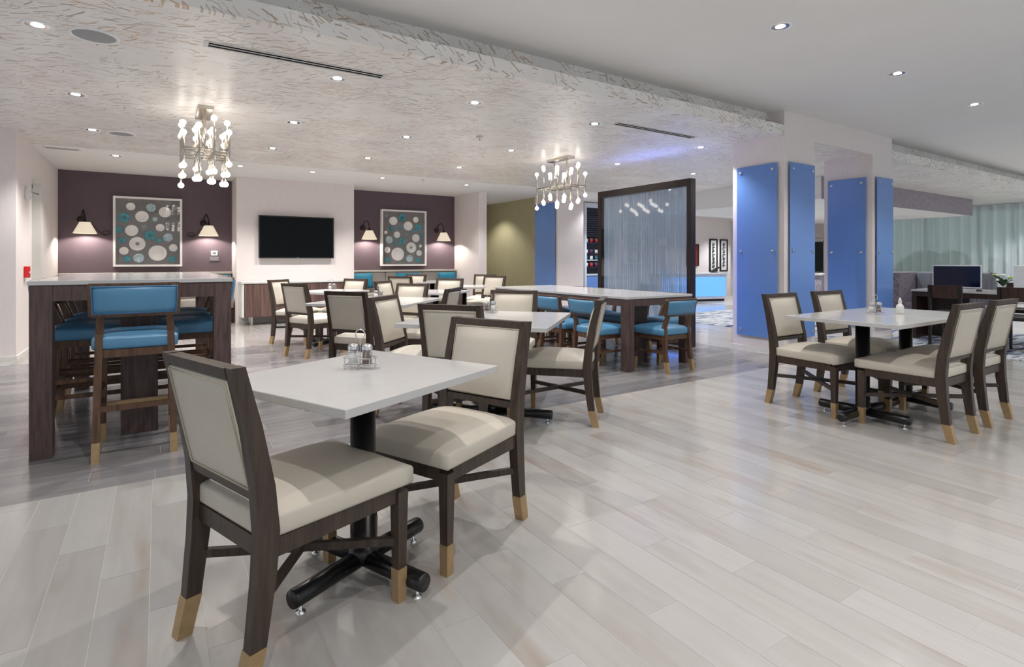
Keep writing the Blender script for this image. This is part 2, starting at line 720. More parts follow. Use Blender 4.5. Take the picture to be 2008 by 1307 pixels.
# ------------------------------------------------------------------ walls
YT, YA = 11.10, 11.85
struct('wall_back', B(1.2, 3.345, YT, YA + 0.2, 0, ZC), WALL)
struct('wall_alcove_left', B(-1.6, 1.2, YA, YA + 0.2, 0, ZC), PURPLE)
struct('wall_alcove_right', B(3.345, 6.0, YA, YA + 0.2, 0, ZC), PURPLE)
struct('wall_pier', B(6.0, 6.2, 10.65, 12.05, 0, ZC), WALL)
struct('wall_pier_end', B(6.2, 7.0, 13.3, 13.4, 0, ZC), WALL)
struct('wall_left', B(-3.5, -1.39, 8.5, 9.44, 0, ZC), WALL)
struct('wall_left_back', B(-1.62, -1.41, 10.28, YA, 0, ZC), WALL)
struct('wall_left_head', B(-1.62, -1.41, 9.44, 10.28, 2.33, ZC), WALL)
struct('wall_olive', B(7.7, 7.9, 10.85, 13.4, 0, ZC), OLIVE)
struct('wall_corridor', B(6.2, 7.9, 13.4, 13.5, 0, ZC), OLIVE)
struct('wall_reception', B(9.9, 15.75, 11.2, 11.4, 0, 2.7), WALL)
struct('wall_reception_side', B(16.2, 21, 11.6, 11.8, 0, 2.7), WALL)
# columns clad with blue panels
colw = []
for nm, x0, x1, y0, y1, zt in (('wall_column', 6.45, 7.13, YE, 4.55, ZH), ('wall_column', 8.69, 9.29, YE, 4.52, ZH),
                               ('wall_column', 7.66, 8.43, 9.95, 10.85, ZC)):
    cw = struct(nm, B(x0, x1, y0, y1, 0, zt), WALL)
    bb = bm_new()
    box(bb, x0 - 0.012, x1 + 0.012, y0 - 0.012, y1 + 0.012, 0, 0.055)
    struct('base_trim', bb, BASEB, cw)
# right (window) wall
rw = struct('wall_right', B(19.5, 19.7, 8.7, 11.7, 0, ZC), WALL)
struct('wall_right_low', B(19.5, 19.7, -2, 8.7, 0, 0.5), WALL)
# baseboards
bb = bm_new(); box(bb, 1.19, 3.35, YT - 0.012, YT, 0, 0.06); struct('baseboard_back', bb, BASEB)
bb = bm_new(); box(bb, -3.5, -1.38, 8.488, 8.5, 0, 0.05); box(bb, -1.39, -1.378, 8.488, 9.44, 0, 0.05); struct('baseboard_left', bb, BASEB)
bb = bm_new(); box(bb, 5.988, 6.0, 10.638, 11.85, 0, 0.06); box(bb, 5.988, 6.21, 10.638, 10.65, 0, 0.06); struct('baseboard_pier', bb, BASEB)
# door in the left wall
d1 = struct('door_1', B(-1.56, -1.52, 9.52, 10.2, 0.0, 2.25), plain('white_door', (226, 226, 224), 0.45))
fr = bm_new()
box(fr, -1.56, -1.40, 9.44, 9.52, 0, 2.33); box(fr, -1.56, -1.40, 10.2, 10.28, 0, 2.33); box(fr, -1.56, -1.40, 9.52, 10.2, 2.25, 2.33)
struct('door_frame', fr, BASEB, d1)
struct('door_closer', B(-1.50, -1.44, 9.56, 9.86, 2.14, 2.20, bev=0.006), CHROME, d1)
struct('closer_arm', tube(bm_new(), [(-1.46, 9.6, 2.08), (-1.40, 9.98, 2.08)], 0.012), CHROME, d1)

# windows behind the sheer curtain
wn = struct('window_1', B(19.58, 19.6, -2, 8.7, 0.5, 2.55), glass('window_glass', (0.8, 0.9, 0.85, 1)))
fr = bm_new()
for k in range(9):
    y = -1.9 + k * 1.3
    box(fr, 19.55, 19.65, y - 0.03, y + 0.03, 0.5, 2.55)
box(fr, 19.55, 19.65, -2, 8.7, 2.55, 2.7); box(fr, 19.55, 19.65, -2, 8.7, 0.5, 0.56)
struct('window_frame', fr, BASEB, wn)
w2 = struct('window_2', B(19.47, 19.5, 9.6, 10.6, 0.75, 1.8), plain('dark_pane', (18, 34, 32), 0.1))
fr = bm_new()
for y in (9.58, 10.08, 10.58):
    box(fr, 19.43, 19.5, y - 0.06, y + 0.06, 0.7, 1.86)
box(fr, 19.43, 19.5, 9.52, 10.64, 1.8, 1.9); box(fr, 19.43, 19.5, 9.52, 10.64, 0.62, 0.75)
struct('window_frame', fr, BASEB, w2)
hd = bm_new()
for k in range(46):
    y = -3 + k * 0.28
    bmesh.ops.create_icosphere(hd, subdivisions=2, radius=0.55 + 0.25 * random.random(),
                               matrix=Matrix.Translation((24.5 + random.random(), y, random.choice((0.2, 0.5, 0.8)) + 0.3 * random.random())))
tag(obj('hedge', hd, plain('hedge_leaves', (86, 128, 60), 0.8, var=0.5, scale=9), smooth=True),
    'green hedge outside the curtained windows', 'hedge')
# sheer curtains, a panel for each window bay
SHEER = sheer('sheer_curtain', (232, 236, 240), 0.86)
for k, (y0, y1) in enumerate(((6.88, 8.72), (5.08, 6.9), (3.28, 5.1), (1.5, 3.3))):
    bm = bm_new()
    n = 90
    a = []
    ph = random.random() * 6
    for i in range(n + 1):
        t = i / n
        y = y0 + (y1 - y0) * t
        x = 19.3 + 0.10 * math.sin(t * (y1 - y0) / 0.25 * 2 * PI + ph) + 0.02 * math.sin(t * 23)
        a.append((x, y))
    lo = [bm.verts.new((x + 0.02 * math.sin(y * 9), y, 0.02)) for x, y in a]
    hi = [bm.verts.new((x, y, ZC - 0.02)) for x, y in a]
    for i in range(n):
        bm.faces.new((lo[i], lo[i + 1], hi[i + 1], hi[i]))
    lab = ('sheer pale curtain just right of the second column', 'sheer pale curtain behind the dark computer screen',
           'sheer pale curtain behind the vase of flowers', 'sheer pale curtain at the right edge of the picture')[k]
    tag(obj('curtain', bm, SHEER, smooth=True), lab, 'curtain', 'sheer curtains along the lounge windows')

# ------------------------------------------------------------------ ceiling fixtures
LENS = emit('downlight_lens', (255, 250, 242), 5.0)
TRIMW = plain('downlight_trim', (238, 238, 237), 0.4)


def downlight_proto():
    t = thing('recessed_downlight', 'x', 'downlight')
    obj('trim_ring', lathe(bm_new(), [(0.088, 0.0), (0.088, -0.004), (0.082, -0.007), (0.066, -0.004), (0.06, 0.0)], 28), TRIMW, t, True)
    obj('reflector', lathe(bm_new(), [(0.0655, -0.0035), (0.052, -0.0022), (0.036, -0.0016)], 24), CHROME, t, True)
    obj('lens', lathe(bm_new(), [(0.036, -0.001), (0.036, -0.004), (0.024, -0.007), (0, -0.008)], 20), LENS, t, True)
    return t


DL = downlight_proto()


def downlight(x, y, z, label, power=SPOT_W, col=(1.0, 0.975, 0.945)):
    t = place(DL, USED, label, (x, y, z), 0, 'recessed ceiling downlights')
    L = bpy.data.lights.new('downlight_beam', 'SPOT')
    L.energy = power
    L.spot_size = R(118)
    L.spot_blend = 0.6
    L.shadow_soft_size = 0.022
    L.color = col
    lo = bpy.data.objects.new('downlight_beam', L)
    COL.objects.link(lo)
    lo.parent = t
    lo.location = (0, 0, -0.03)
    return t


pos = ['first', 'second', 'third', 'fourth', 'fifth', 'sixth']
for j, (y, xs, desc) in enumerate(((4.68, (-0.66, 1.27, 2.59, 4.13, 6.2), 'nearest patterned ceiling row'),
                                   (6.45, (-0.64, 1.27, 2.60, 4.15, 6.17, 8.0), 'middle patterned ceiling row'),
                                   (8.10, (-0.65, 1.32, 2.65, 4.19, 6.2), 'farthest patterned ceiling row'),
                                   (9.85, (-0.52, 1.12, 2.25, 3.50, 5.26), 'white ceiling strip by the alcoves'))):
    for i, x in enumerate(xs):
        if j == 0 and i == 4:
            y = 4.87
        downlight(x, y, ZC if j < 3 else ZC - 0.012, 'round recessed downlight, %s from the left in the %s' % (pos[i], desc),
                  SPOT_W * (0.85, 1.0, 1.4, 0.85)[j])
for i, x in enumerate((4.10, 6.10, 8.08, 10.2)):
    downlight(x, 2.47, ZH, 'round recessed downlight, %s from the left in the raised white ceiling' % pos[i], SPOT_W_HIGH * 0.85)
for i, (x, y) in enumerate(((0.1, 2.47), (2.1, 2.47))):
    downlight(x, y, ZH, 'downlight above the front table, out of frame, %s from the left' % pos[i], SPOT_W_HIGH * 1.3)
for i, x in enumerate((0.1, 2.1, 4.1, 6.1, 8.1)):
    downlight(x, 0.3, ZH, 'downlight above the camera, out of frame, %s from the left' % pos[i], SPOT_W_HIGH * 0.3)
for i, x in enumerate((0.1, 2.1, 4.1)):  # extra unseen row, added for more frontal light
    downlight(x, -1.7, ZH, 'unseen downlight added behind the camera for frontal light, %s from the left' % pos[i], SPOT_W_HIGH * 3.0)
for i, (x, y, z) in enumerate(((12.2, 7.2, 2.29), (14.5, 7.2, 2.29), (13.2, 3.0, ZH), (16.0, 2.8, ZH), (11.0, 5.0, ZC), (9.4, 8.2, ZC), (12.2, 9.3, ZC), (18.1, 4.5, ZC), (17.5, 3.0, ZH), (7.0, 12.3, ZC - 0.012), (15.0, 10.2, 2.5), (8.9, 9.85, ZC - 0.012))):  # the corridor lamp is added to brighten the olive wall
    downlight(x, y, z, 'recessed downlight ' + ('in the lounge bulkhead, nearer the columns', 'in the lounge bulkhead, nearer the curtains',
              'in the raised ceiling beyond the computer desk', 'in the raised ceiling nearest the curtains', 'just behind the second column',
              'in front of the snack shelf', 'above the reception desk', 'in the patterned ceiling by the curtains', 'at the far right before the curtains', 'added to brighten the olive corridor', 'before the pair of tall prints', 'above the distant blue column')[i],
              SPOT_W_HIGH * (0.8 if i == 9 else 3.2), (0.88, 0.94, 1.0))


def slot_vent(x0, x1, y, label, z=ZC, alongx=True, wdt=0.115):
    t = thing('slot_diffuser', label, 'vent', ((x0 + x1) / 2, y, z), 0 if alongx else PI / 2)
    h = (x1 - x0) / 2
    fb = bm_new()
    box(fb, -h, h, -wdt / 2, -wdt / 2 + 0.014, -0.006, 0); box(fb, -h, h, wdt / 2 - 0.014, wdt / 2, -0.006, 0)
    box(fb, -h, -h + 0.03, -wdt / 2 + 0.014, wdt / 2 - 0.014, -0.006, 0); box(fb, h - 0.03, h, -wdt / 2 + 0.014, wdt / 2 - 0.014, -0.006, 0)
    obj('frame', fb, plain('vent_white', (214, 212, 208), 0.5), t)
    obj('blade', B(-h + 0.03, h - 0.03, -0.005, 0.005, -0.006, 0), MATS['vent_white'], t)
    for s in (-1, 1):
        obj('slot', B(-h + 0.03, h - 0.03, min(s * 0.005, s * 0.0435), max(s * 0.005, s * 0.0435), -0.001, 0), plain('vent_void', (6, 6, 6), 0.9, spec=0.0), t)
    return t


slot_vent(0.27, 1.60, 4.43, 'long linear slot vent in the patterned ceiling above the front table')
slot_vent(4.28, 5.65, 4.53, 'long linear slot vent in the patterned ceiling above the communal table')
slot_vent(-1.30, -0.90, 9.62, 'short slot vent in the white ceiling at the far left', ZC - 0.012)
for x, y, lab in ((-0.365, 4.69, 'large round ceiling speaker at the upper left'), (-0.374, 8.16, 'round ceiling speaker farther back at left')):
    t = thing('ceiling_speaker', lab, 'speaker', (x, y, ZC), 0, 'round ceiling speakers')
    obj('rim', lathe(bm_new(), [(0.145, 0), (0.145, -0.006), (0.138, -0.009), (0.124, -0.008), (0.122, -0.004)], 36), TRIMW, t, True)
    obj('grille', lathe(bm_new(), [(0.1225, -0.0045), (0.06, -0.0075), (0, -0.008)], 36), plain('grille_grey', (150, 150, 153), 0.6, var=0.12, scale=260), t, True)
for x, y, lab in ((3.35, 5.93, 'small sprinkler head between downlights in the patterned ceiling'), (4.2, 9.6, 'small sprinkler head in the white ceiling by the right alcove')):
    t = thing('sprinkler_head', lab, 'sprinkler', (x, y, ZC - 0.0125))
    obj('escutcheon', lathe(bm_new(), [(0.04, 0.0), (0.038, -0.006), (0.012, -0.012)], 20), CHROME, t, True)
    obj('nozzle', lathe(bm_new(), [(0.01, -0.012), (0.008, -0.035), (0.022, -0.038), (0.022, -0.042), (0, -0.043)], 14), CHROME, t, True)

# chandeliers
BULBM = emit('glowing_bulb', (255, 244, 230), BULB)


def chandelier():
    t = thing('chandelier', 'x', 'chandelier', (0, 0, 0))
    obj('canopy', B(-0.07, 0.07, -0.26, 0.26, -0.035, 0, bev=0.004), NICKEL, t)
    for y in (-0.15, 0.15):
        obj('stem', tube(bm_new(), [(0, y, -0.035), (0, y, -0.44)], 0.009, 8), NICKEL, t, True)
    xs = (-0.195, -0.065, 0.065, 0.195)
    ys = (-0.34, -0.17, 0.0, 0.17, 0.34)
    bulb = mesh_of(lathe(bm_new(), [(0, 0.029), (0.011, 0.027), (0.0205, 0.0205), (0.027, 0.011), (0.029, 0.0), (0.027, -0.011), (0.0205, -0.0205), (0.011, -0.027), (0, -0.029)], 14), 'bulb', True)
    bulb.materials.append(BULBM)
    k = 0
    for j, y in enumerate(ys):
        bm = bm_new()
        zc = -0.44
        tube(bm, [(xs[0], y, zc), (xs[3], y, zc)], 0.008, 6)
        if j == 0:
            tube(bm, [(0, ys[0], zc + 0.012), (0, ys[-1], zc + 0.012)], 0.01, 6)
            tube(bm, [(-0.195, ys[0], zc), (-0.195, ys[-1], zc)], 0.007, 6)
            tube(bm, [(0.195, ys[0], zc), (0.195, ys[-1], zc)], 0.007, 6)
        obj('cross_arm', bm, NICKEL, t, True)
        for i, x in enumerate(xs):
            up = 0.11 + 0.17 * ((i * 2 + j * 3) % 5) / 4
            dn = 0.11 + 0.16 * ((i * 3 + j * 2 + 1) % 5) / 4
            rod = obj('rod', tube(bm_new(), [(x, y, zc - dn), (x, y, zc + up)], 0.011, 8), NICKEL, t, True)
            obj('bulb', bulb, BULBM, rod, loc=(x, y, zc + up + 0.028))
            obj('bulb', bulb, BULBM, rod, loc=(x, y, zc - dn - 0.028), rot=(PI, 0, 0))
    return t


CH = chandelier()
place(CH, USED, 'nickel rod chandelier with glowing globe bulbs above the tall bar table', (0.40, 6.47, ZC), 0, 'globe bulb chandeliers')
place(CH, USED, 'nickel rod chandelier with glowing globe bulbs above the communal table', (5.1, 6.55, ZC), 0, 'globe bulb chandeliers')


# ------------------------------------------------------------------ dining chairs
def seg_pts(stations, z):
    for a, b in zip(stations, stations[1:]):
        if a[2] <= z <= b[2]:
            t = (z - a[2]) / (b[2] - a[2])
            return tuple(a[i] + (b[i] - a[i]) * t for i in range(5))
    return stations[-1]


def dining_chair():
    t = thing('dining_chair', 'x', 'chair')
    ZT = 0.888
    for s in (-1, 1):
        st = [(s * 0.197, -0.282, 0.0, 0.038, 0.040), (s * 0.200, -0.253, 0.12, 0.040, 0.046), (s * 0.203, -0.232, 0.30, 0.042, 0.056),
              (s * 0.204, -0.225, 0.42, 0.042, 0.060), (s * 0.204, -0.236, 0.55, 0.040, 0.056), (s * 0.204, -0.268, 0.72, 0.038, 0.048), (s * 0.204, -0.310, ZT, 0.036, 0.040)]
        leg = obj('leg', post(bm_new(), [seg_pts(st, 0.10)] + [q for q in st if q[2] > 0.10]), DARK_WOOD, t)
        sl = [q for q in (st[0], seg_pts(st, 0.05), seg_pts(st, 0.115))]
        obj('brass_sleeve', post(bm_new(), [(a, b, z, c + 0.004, d + 0.004) for a, b, z, c, d in sl]), BRASS, leg)
        st = [(s * 0.203, 0.250, 0.0, 0.030, 0.030), (s * 0.203, 0.250, 0.38, 0.044, 0.044)]
        leg = obj('leg', post(bm_new(), [seg_pts(st, 0.10), st[1]]), DARK_WOOD, t)
        sl = [st[0], seg_pts(st, 0.115)]
        obj('brass_sleeve', post(bm_new(), [(a, b, z, c + 0.004, d + 0.004) for a, b, z, c, d in sl]), BRASS, leg)
    bm = bm_new()
    loft(bm, [[(x, -0.331, ZT - 0.002), (x, -0.289, ZT - 0.002), (x, -0.281, ZT - 0.032), (x, -0.325, ZT - 0.032)] for x in (-0.188, 0.188)])
    obj('top_rail', bm, DARK_WOOD, t)
    bm = bm_new()
    loft(bm, [[(x, -0.260, 0.538), (x, -0.212, 0.538), (x, -0.208, 0.512), (x, -0.255, 0.512)] for x in (-0.185, 0.185)])
    obj('lower_rail', bm, DARK_WOOD, t)
    # upholstered back: a leaning pad with a welt round its edge, front bulging more than the rear
    a = Vector((0, -0.235, 0.540)); b = Vector((0, -0.304, 0.854))
    up = (b - a).normalized()
    fw = Vector((1, 0, 0)).cross(up) * -1
    M = Matrix((Vector((1, 0, 0)), up, -fw)).transposed().to_4x4()
    if (M.to_3x3() @ Vector((0, 0, 1))).y < 0:
        M = Matrix((Vector((-1, 0, 0)), up, fw)).transposed().to_4x4()
    M.translation = (a + b) / 2
    L = (b - a).length
    panel = obj('back_pad', pad(bm_new(), 0.372, 0.372, -L / 2, L / 2, -0.021, 0.020, 0.030, 0.005, 0.006, 9, M), BEIGE, t, True)
    bm = bm_new()
    for zz in (0.0215, -0.0225):
        hx, hy = 0.180, L / 2 - 0.007
        tube(bm, [M @ Vector(p) for p in ((-hx, -hy, zz), (hx, -hy, zz), (hx, hy, zz), (-hx, hy, zz))], 0.0042, 6, True)
    obj('piping', bm, PIPING, panel, True)
    obj('seat', pad(bm_new(), 0.435, 0.475, -0.235, 0.284, 0.398, 0.464, 0.038, 0.0, 0.012, 13), BEIGE, t, True)
    obj('apron', B(-0.181, 0.181, 0.238, 0.262, 0.345, 0.398), DARK_WOOD, t)
    obj('apron', B(-0.181, 0.181, -0.236, -0.212, 0.345, 0.398), DARK_WOOD, t)
    for s in (-1, 1):
        obj('apron', B(s * 0.204 - 0.012, s * 0.204 + 0.012, -0.198, 0.228, 0.345, 0.398), DARK_WOOD, t)
    obj('cross_stretcher', bar(bm_new(), (-0.203, -0.235, 0.235), (0.203, 0.250, 0.205), 0.020, 0.026), DARK_WOOD, t)
    obj('cross_stretcher', bar(bm_new(), (0.203, -0.235, 0.236), (-0.203, 0.250, 0.206), 0.020, 0.025), DARK_WOOD, t)
    return t


DC = dining_chair()


def chair(x, y, face, label, group):
    """face = direction the sitter looks, degrees from +X"""
    return place(DC, USED, label, (x, y, 0), R(face - 90), group)


G_F, G_R, G_M = 'beige dining chairs at the front table', 'beige dining chairs at the paired right tables', 'beige dining chairs at the middle table'
G_B, G_A, G_E = 'beige dining chairs at the second middle table', 'beige dining chairs at the table by the sideboard', 'beige dining chairs by the right alcove bench'
chair(0.394, 1.905, 19.5, 'beige dining chair seen from behind, closest to the camera', G_F)
chair(1.050, 2.134, 203.8, 'beige dining chair facing the camera across the front white table', G_F)
chair(4.404, 2.356, -91, 'beige dining chair with its back to the first blue column, facing the right tables', G_R)
chair(5.12, 2.342, -92, 'beige dining chair in front of the second blue column, facing the right tables', G_R)
chair(4.451, 1.695, 90, 'beige dining chair seen from behind at the near side of the right tables', G_R)
chair(5.083, 1.691, 89.5, 'beige dining chair seen from behind, farthest right in the picture', G_R)
chair(2.529, 3.250, 132.7, 'beige dining chair seen side-on between the front table and the communal table', G_M)
chair(1.80, 3.32, 37, 'beige dining chair back directly behind the chair across the front table', G_M)
chair(2.56, 4.06, 223.7, 'beige dining chair facing the camera behind the middle table, by the blue chairs', G_M)
chair(1.694, 3.93, -46.7, 'beige dining chair turned right at the left corner of the middle table', G_M)
chair(1.66, 5.12, 36, 'square-on beige chair back right behind the salt and pepper of the front table', G_B)
chair(2.26, 5.14, 136, 'small beige chair seen at an angle behind the middle table, facing left', G_B)
chair(2.31, 6.02, 212, 'beige dining chair facing the camera behind the second middle table', G_B)
chair(1.64, 7.05, 26, 'beige dining chair seen from behind, nearest the wood sideboard', G_A)
chair(1.66, 8.16, -44.4, 'beige dining chair partly hidden behind the chair nearest the sideboard', G_A)
chair(2.22, 8.0, 210, 'beige dining chair in front of the sideboard, only its back top showing', G_A)
chair(2.75, 6.92, -47, 'beige dining chair left of the table below the first teal cushion', G_E)
chair(3.70, 9.10, 41, 'tan-backed dining chair below the round-plate artwork of the right alcove', G_E)
chair(3.5, 7.35, 218, 'dining chair with dark frame left of the far table, facing left', G_E)
chair(3.95, 9.75, 215, 'dining chair nearest the middle teal cushion of the alcove bench', G_E)
chair(5.1, 9.0, 222, 'dining chair with open dark frame under the right teal cushion', G_E)
chair(4.75, 8.2, 207, 'dining chair farthest right by the olive corridor wall', G_E)


# ------------------------------------------------------------------ pedestal tables
def pedestal_table(name, a, b, zt, arm):
    """a along local x, b along local y"""
    t = thing(name, 'x', 'table')
    obj('table_top', B(-a / 2, a / 2, -b / 2, b / 2, zt - 0.028, zt, bev=0.003), QUARTZ, t)
    obj('top_plate', B(-0.16, 0.16, -0.16, 0.16, zt - 0.040, zt - 0.0285), BLACK_METAL, t)
    obj('column', lathe(bm_new(), [(0.0, zt - 0.041), (0.046, zt - 0.041), (0.046, 0.11), (0.052, 0.108), (0.052, 0.055), (0, 0.055)], 24), BLACK_METAL, t, True)
    for k in range(4):
        an = k * PI / 2
        d = Vector((math.cos(an), math.sin(an), 0))
        p0 = d * 0.02 + Vector((0, 0, 0.066)); p1 = d * (arm - 0.01) + Vector((0, 0, 0.060)); p2 = d * arm + Vector((0, 0, 0.060))
        am = obj('base_arm', tube(bm_new(), [p0, p1, p2], [0.032, 0.032, 0.029], 18), BLACK_METAL, t, True)
        f = lathe(bm_new(), [(0.017, 0.0), (0.017, 0.006), (0.006, 0.009), (0.006, 0.034)], 12, (d.x * (arm - 0.035), d.y * (arm - 0.035), 0))
        obj('glide', f, CHROME, am, True)
    return t


T1 = pedestal_table('cafe_table', 0.765, 0.70, 0.75, 0.305)
T2 = pedestal_table('square_dining_table', 1.04, 1.04, 0.745, 0.46)
place(T1, USED, 'white-topped pedestal table in the foreground between two beige chairs', (0.643, 2.022, 0), R(24.7), 'small white pedestal tables')
place(T1, USED, 'white-topped pedestal table, left one of the pair at right', (4.345, 1.985, 0), R(90), 'small white pedestal tables')
place(T1, USED, 'white-topped pedestal table, right one of the pair at right', (5.048, 1.985, 0), R(90), 'small white pedestal tables')
place(T2, USED, 'square white table in the middle, just behind the foreground chairs', (2.06, 3.48, 0), R(43), 'square white tables')
place(T2, USED, 'square white table second from the camera, left of the communal table', (1.95, 5.62, 0), R(45), 'square white tables')
place(T1, USED, 'small white table standing in front of the wood sideboard', (1.97, 7.6, 0), R(33), 'small white pedestal tables')
place(T1, USED, 'white pedestal table with a visible black column near the right alcove', (4.15, 7.86, 0), R(57), 'small white pedestal tables')
place(T1, USED, 'white table in front of the alcove bench, below the right teal cushion', (4.55, 9.95, 0), R(0), 'small white pedestal tables')
place(T1, USED, 'white table among the far chairs below the plate artwork', (3.12, 6.72, 0), R(43), 'small white pedestal tables')

# ------------------------------------------------------------------ condiment sets
SALT = plain('salt', (232, 232, 230), 0.8)
PEPPER = plain('ground_pepper', (112, 92, 82), 0.9, var=0.4, scale=900)


def caddy_proto():
    t = thing('condiment_caddy', 'x', 'caddy')
    bm = bm_new()
    for z in (0.012, 0.042):
        pts = []
        for k in range(28):
            a = 2 * PI * k / 28
            pts.append((0.062 * math.copysign(abs(math.cos(a)) ** 0.6, math.cos(a)), 0.034 * math.copysign(abs(math.sin(a)) ** 0.6, math.sin(a)), z))
        tube(bm, pts, 0.0018, 6, True)
    for x, y in ((-0.05, -0.03), (0.05, -0.03), (-0.05, 0.03), (0.05, 0.03), (0, -0.034), (0, 0.034)):
        tube(bm, [(x, y, 0.0), (x, y, 0.043)], 0.0018, 6)
    tube(bm, [(-0.06, 0, 0.012), (0.06, 0, 0.012)], 0.0018, 6)
    tube(bm, [(0, -0.034, 0.012), (0, 0.034, 0.012)], 0.0018, 6)
    obj('wire_basket', bm, CHROME, t, True)
    obj('stem', tube(bm_new(), [(0, 0, 0.012), (0, 0, 0.112)], 0.002, 6), CHROME, t, True)
    obj('ring_handle', tube(bm_new(), [(0.019 * math.cos(2 * PI * k / 20), 0, 0.131 + 0.019 * math.sin(2 * PI * k / 20)) for k in range(20)], 0.0022, 6, True), CHROME, t, True)
    return t


def shaker_proto(name, cat, fillmat, fh):
    t = thing(name, 'x', cat)
    obj('jar', lathe(bm_new(), [(0, 0.0), (0.018, 0.0), (0.0205, 0.004), (0.0205, 0.058), (0.0185, 0.06), (0.0185, 0.005), (0, 0.004)], 20), CLEAR, t, True)
    obj('contents', lathe(bm_new(), [(0, 0.0045), (0.0178, 0.0055), (0.0178, fh), (0, fh + 0.001)], 18), fillmat, t, True)
    obj('lid', lathe(bm_new(), [(0.0215, 0.0585), (0.0215, 0.07), (0.017, 0.077), (0.008, 0.081), (0, 0.082)], 20), CHROME, t, True)
    return t


CAD = caddy_proto()
SAL = shaker_proto('salt_shaker', 'salt shaker', SALT, 0.046)
PEP = shaker_proto('pepper_shaker', 'pepper shaker', PEPPER, 0.05)


def condiments(x, y, z, rot, where, caddy=True):
    z += 0.0005
    cs, sn = math.cos(rot), math.sin(rot)
    if caddy:
        place(CAD, USED, 'chrome wire condiment caddy with ring handle ' + where, (x, y, z), rot, 'condiment caddies')
    zz = z + (0.0142 if caddy else 0)
    place(SAL, USED, 'glass salt shaker with chrome lid ' + where, (x - 0.028 * cs, y - 0.028 * sn, zz), rot, 'salt shakers')
    place(PEP, USED, 'glass pepper shaker with dark contents ' + where, (x + 0.028 * cs, y + 0.028 * sn, zz), rot, 'pepper shakers')


condiments(0.660, 2.110, 0.75, -YAW - R(8), 'on the foreground table')
condiments(4.66, 2.04, 0.75, -YAW, 'on the paired right tables')
condiments(2.24, 3.80, 0.745, PI - YAW, 'on the middle square table')
condiments(2.0, 5.75, 0.745, -YAW, 'on the second square table')
condiments(2.02, 7.72, 0.75, -YAW, 'on the table by the sideboard')
# slim sauce bottle on the right tables
t = thing('sauce_bottle', 'white sauce bottle standing on the right pair of tables', 'bottle', (4.86, 1.95, 0.7505))
obj('body', lathe(bm_new(), [(0, 0), (0.024, 0.0), (0.026, 0.005), (0.026, 0.055), (0.02, 0.07), (0.011, 0.078), (0.011, 0.09), (0, 0.091)], 20), plain('bottle_white', (224, 222, 218), 0.3), t, True)
obj('cap', lathe(bm_new(), [(0.0125, 0.088), (0.0125, 0.098), (0.004, 0.125), (0, 0.126)], 14), plain('bottle_cap', (214, 206, 198), 0.4), t, True)


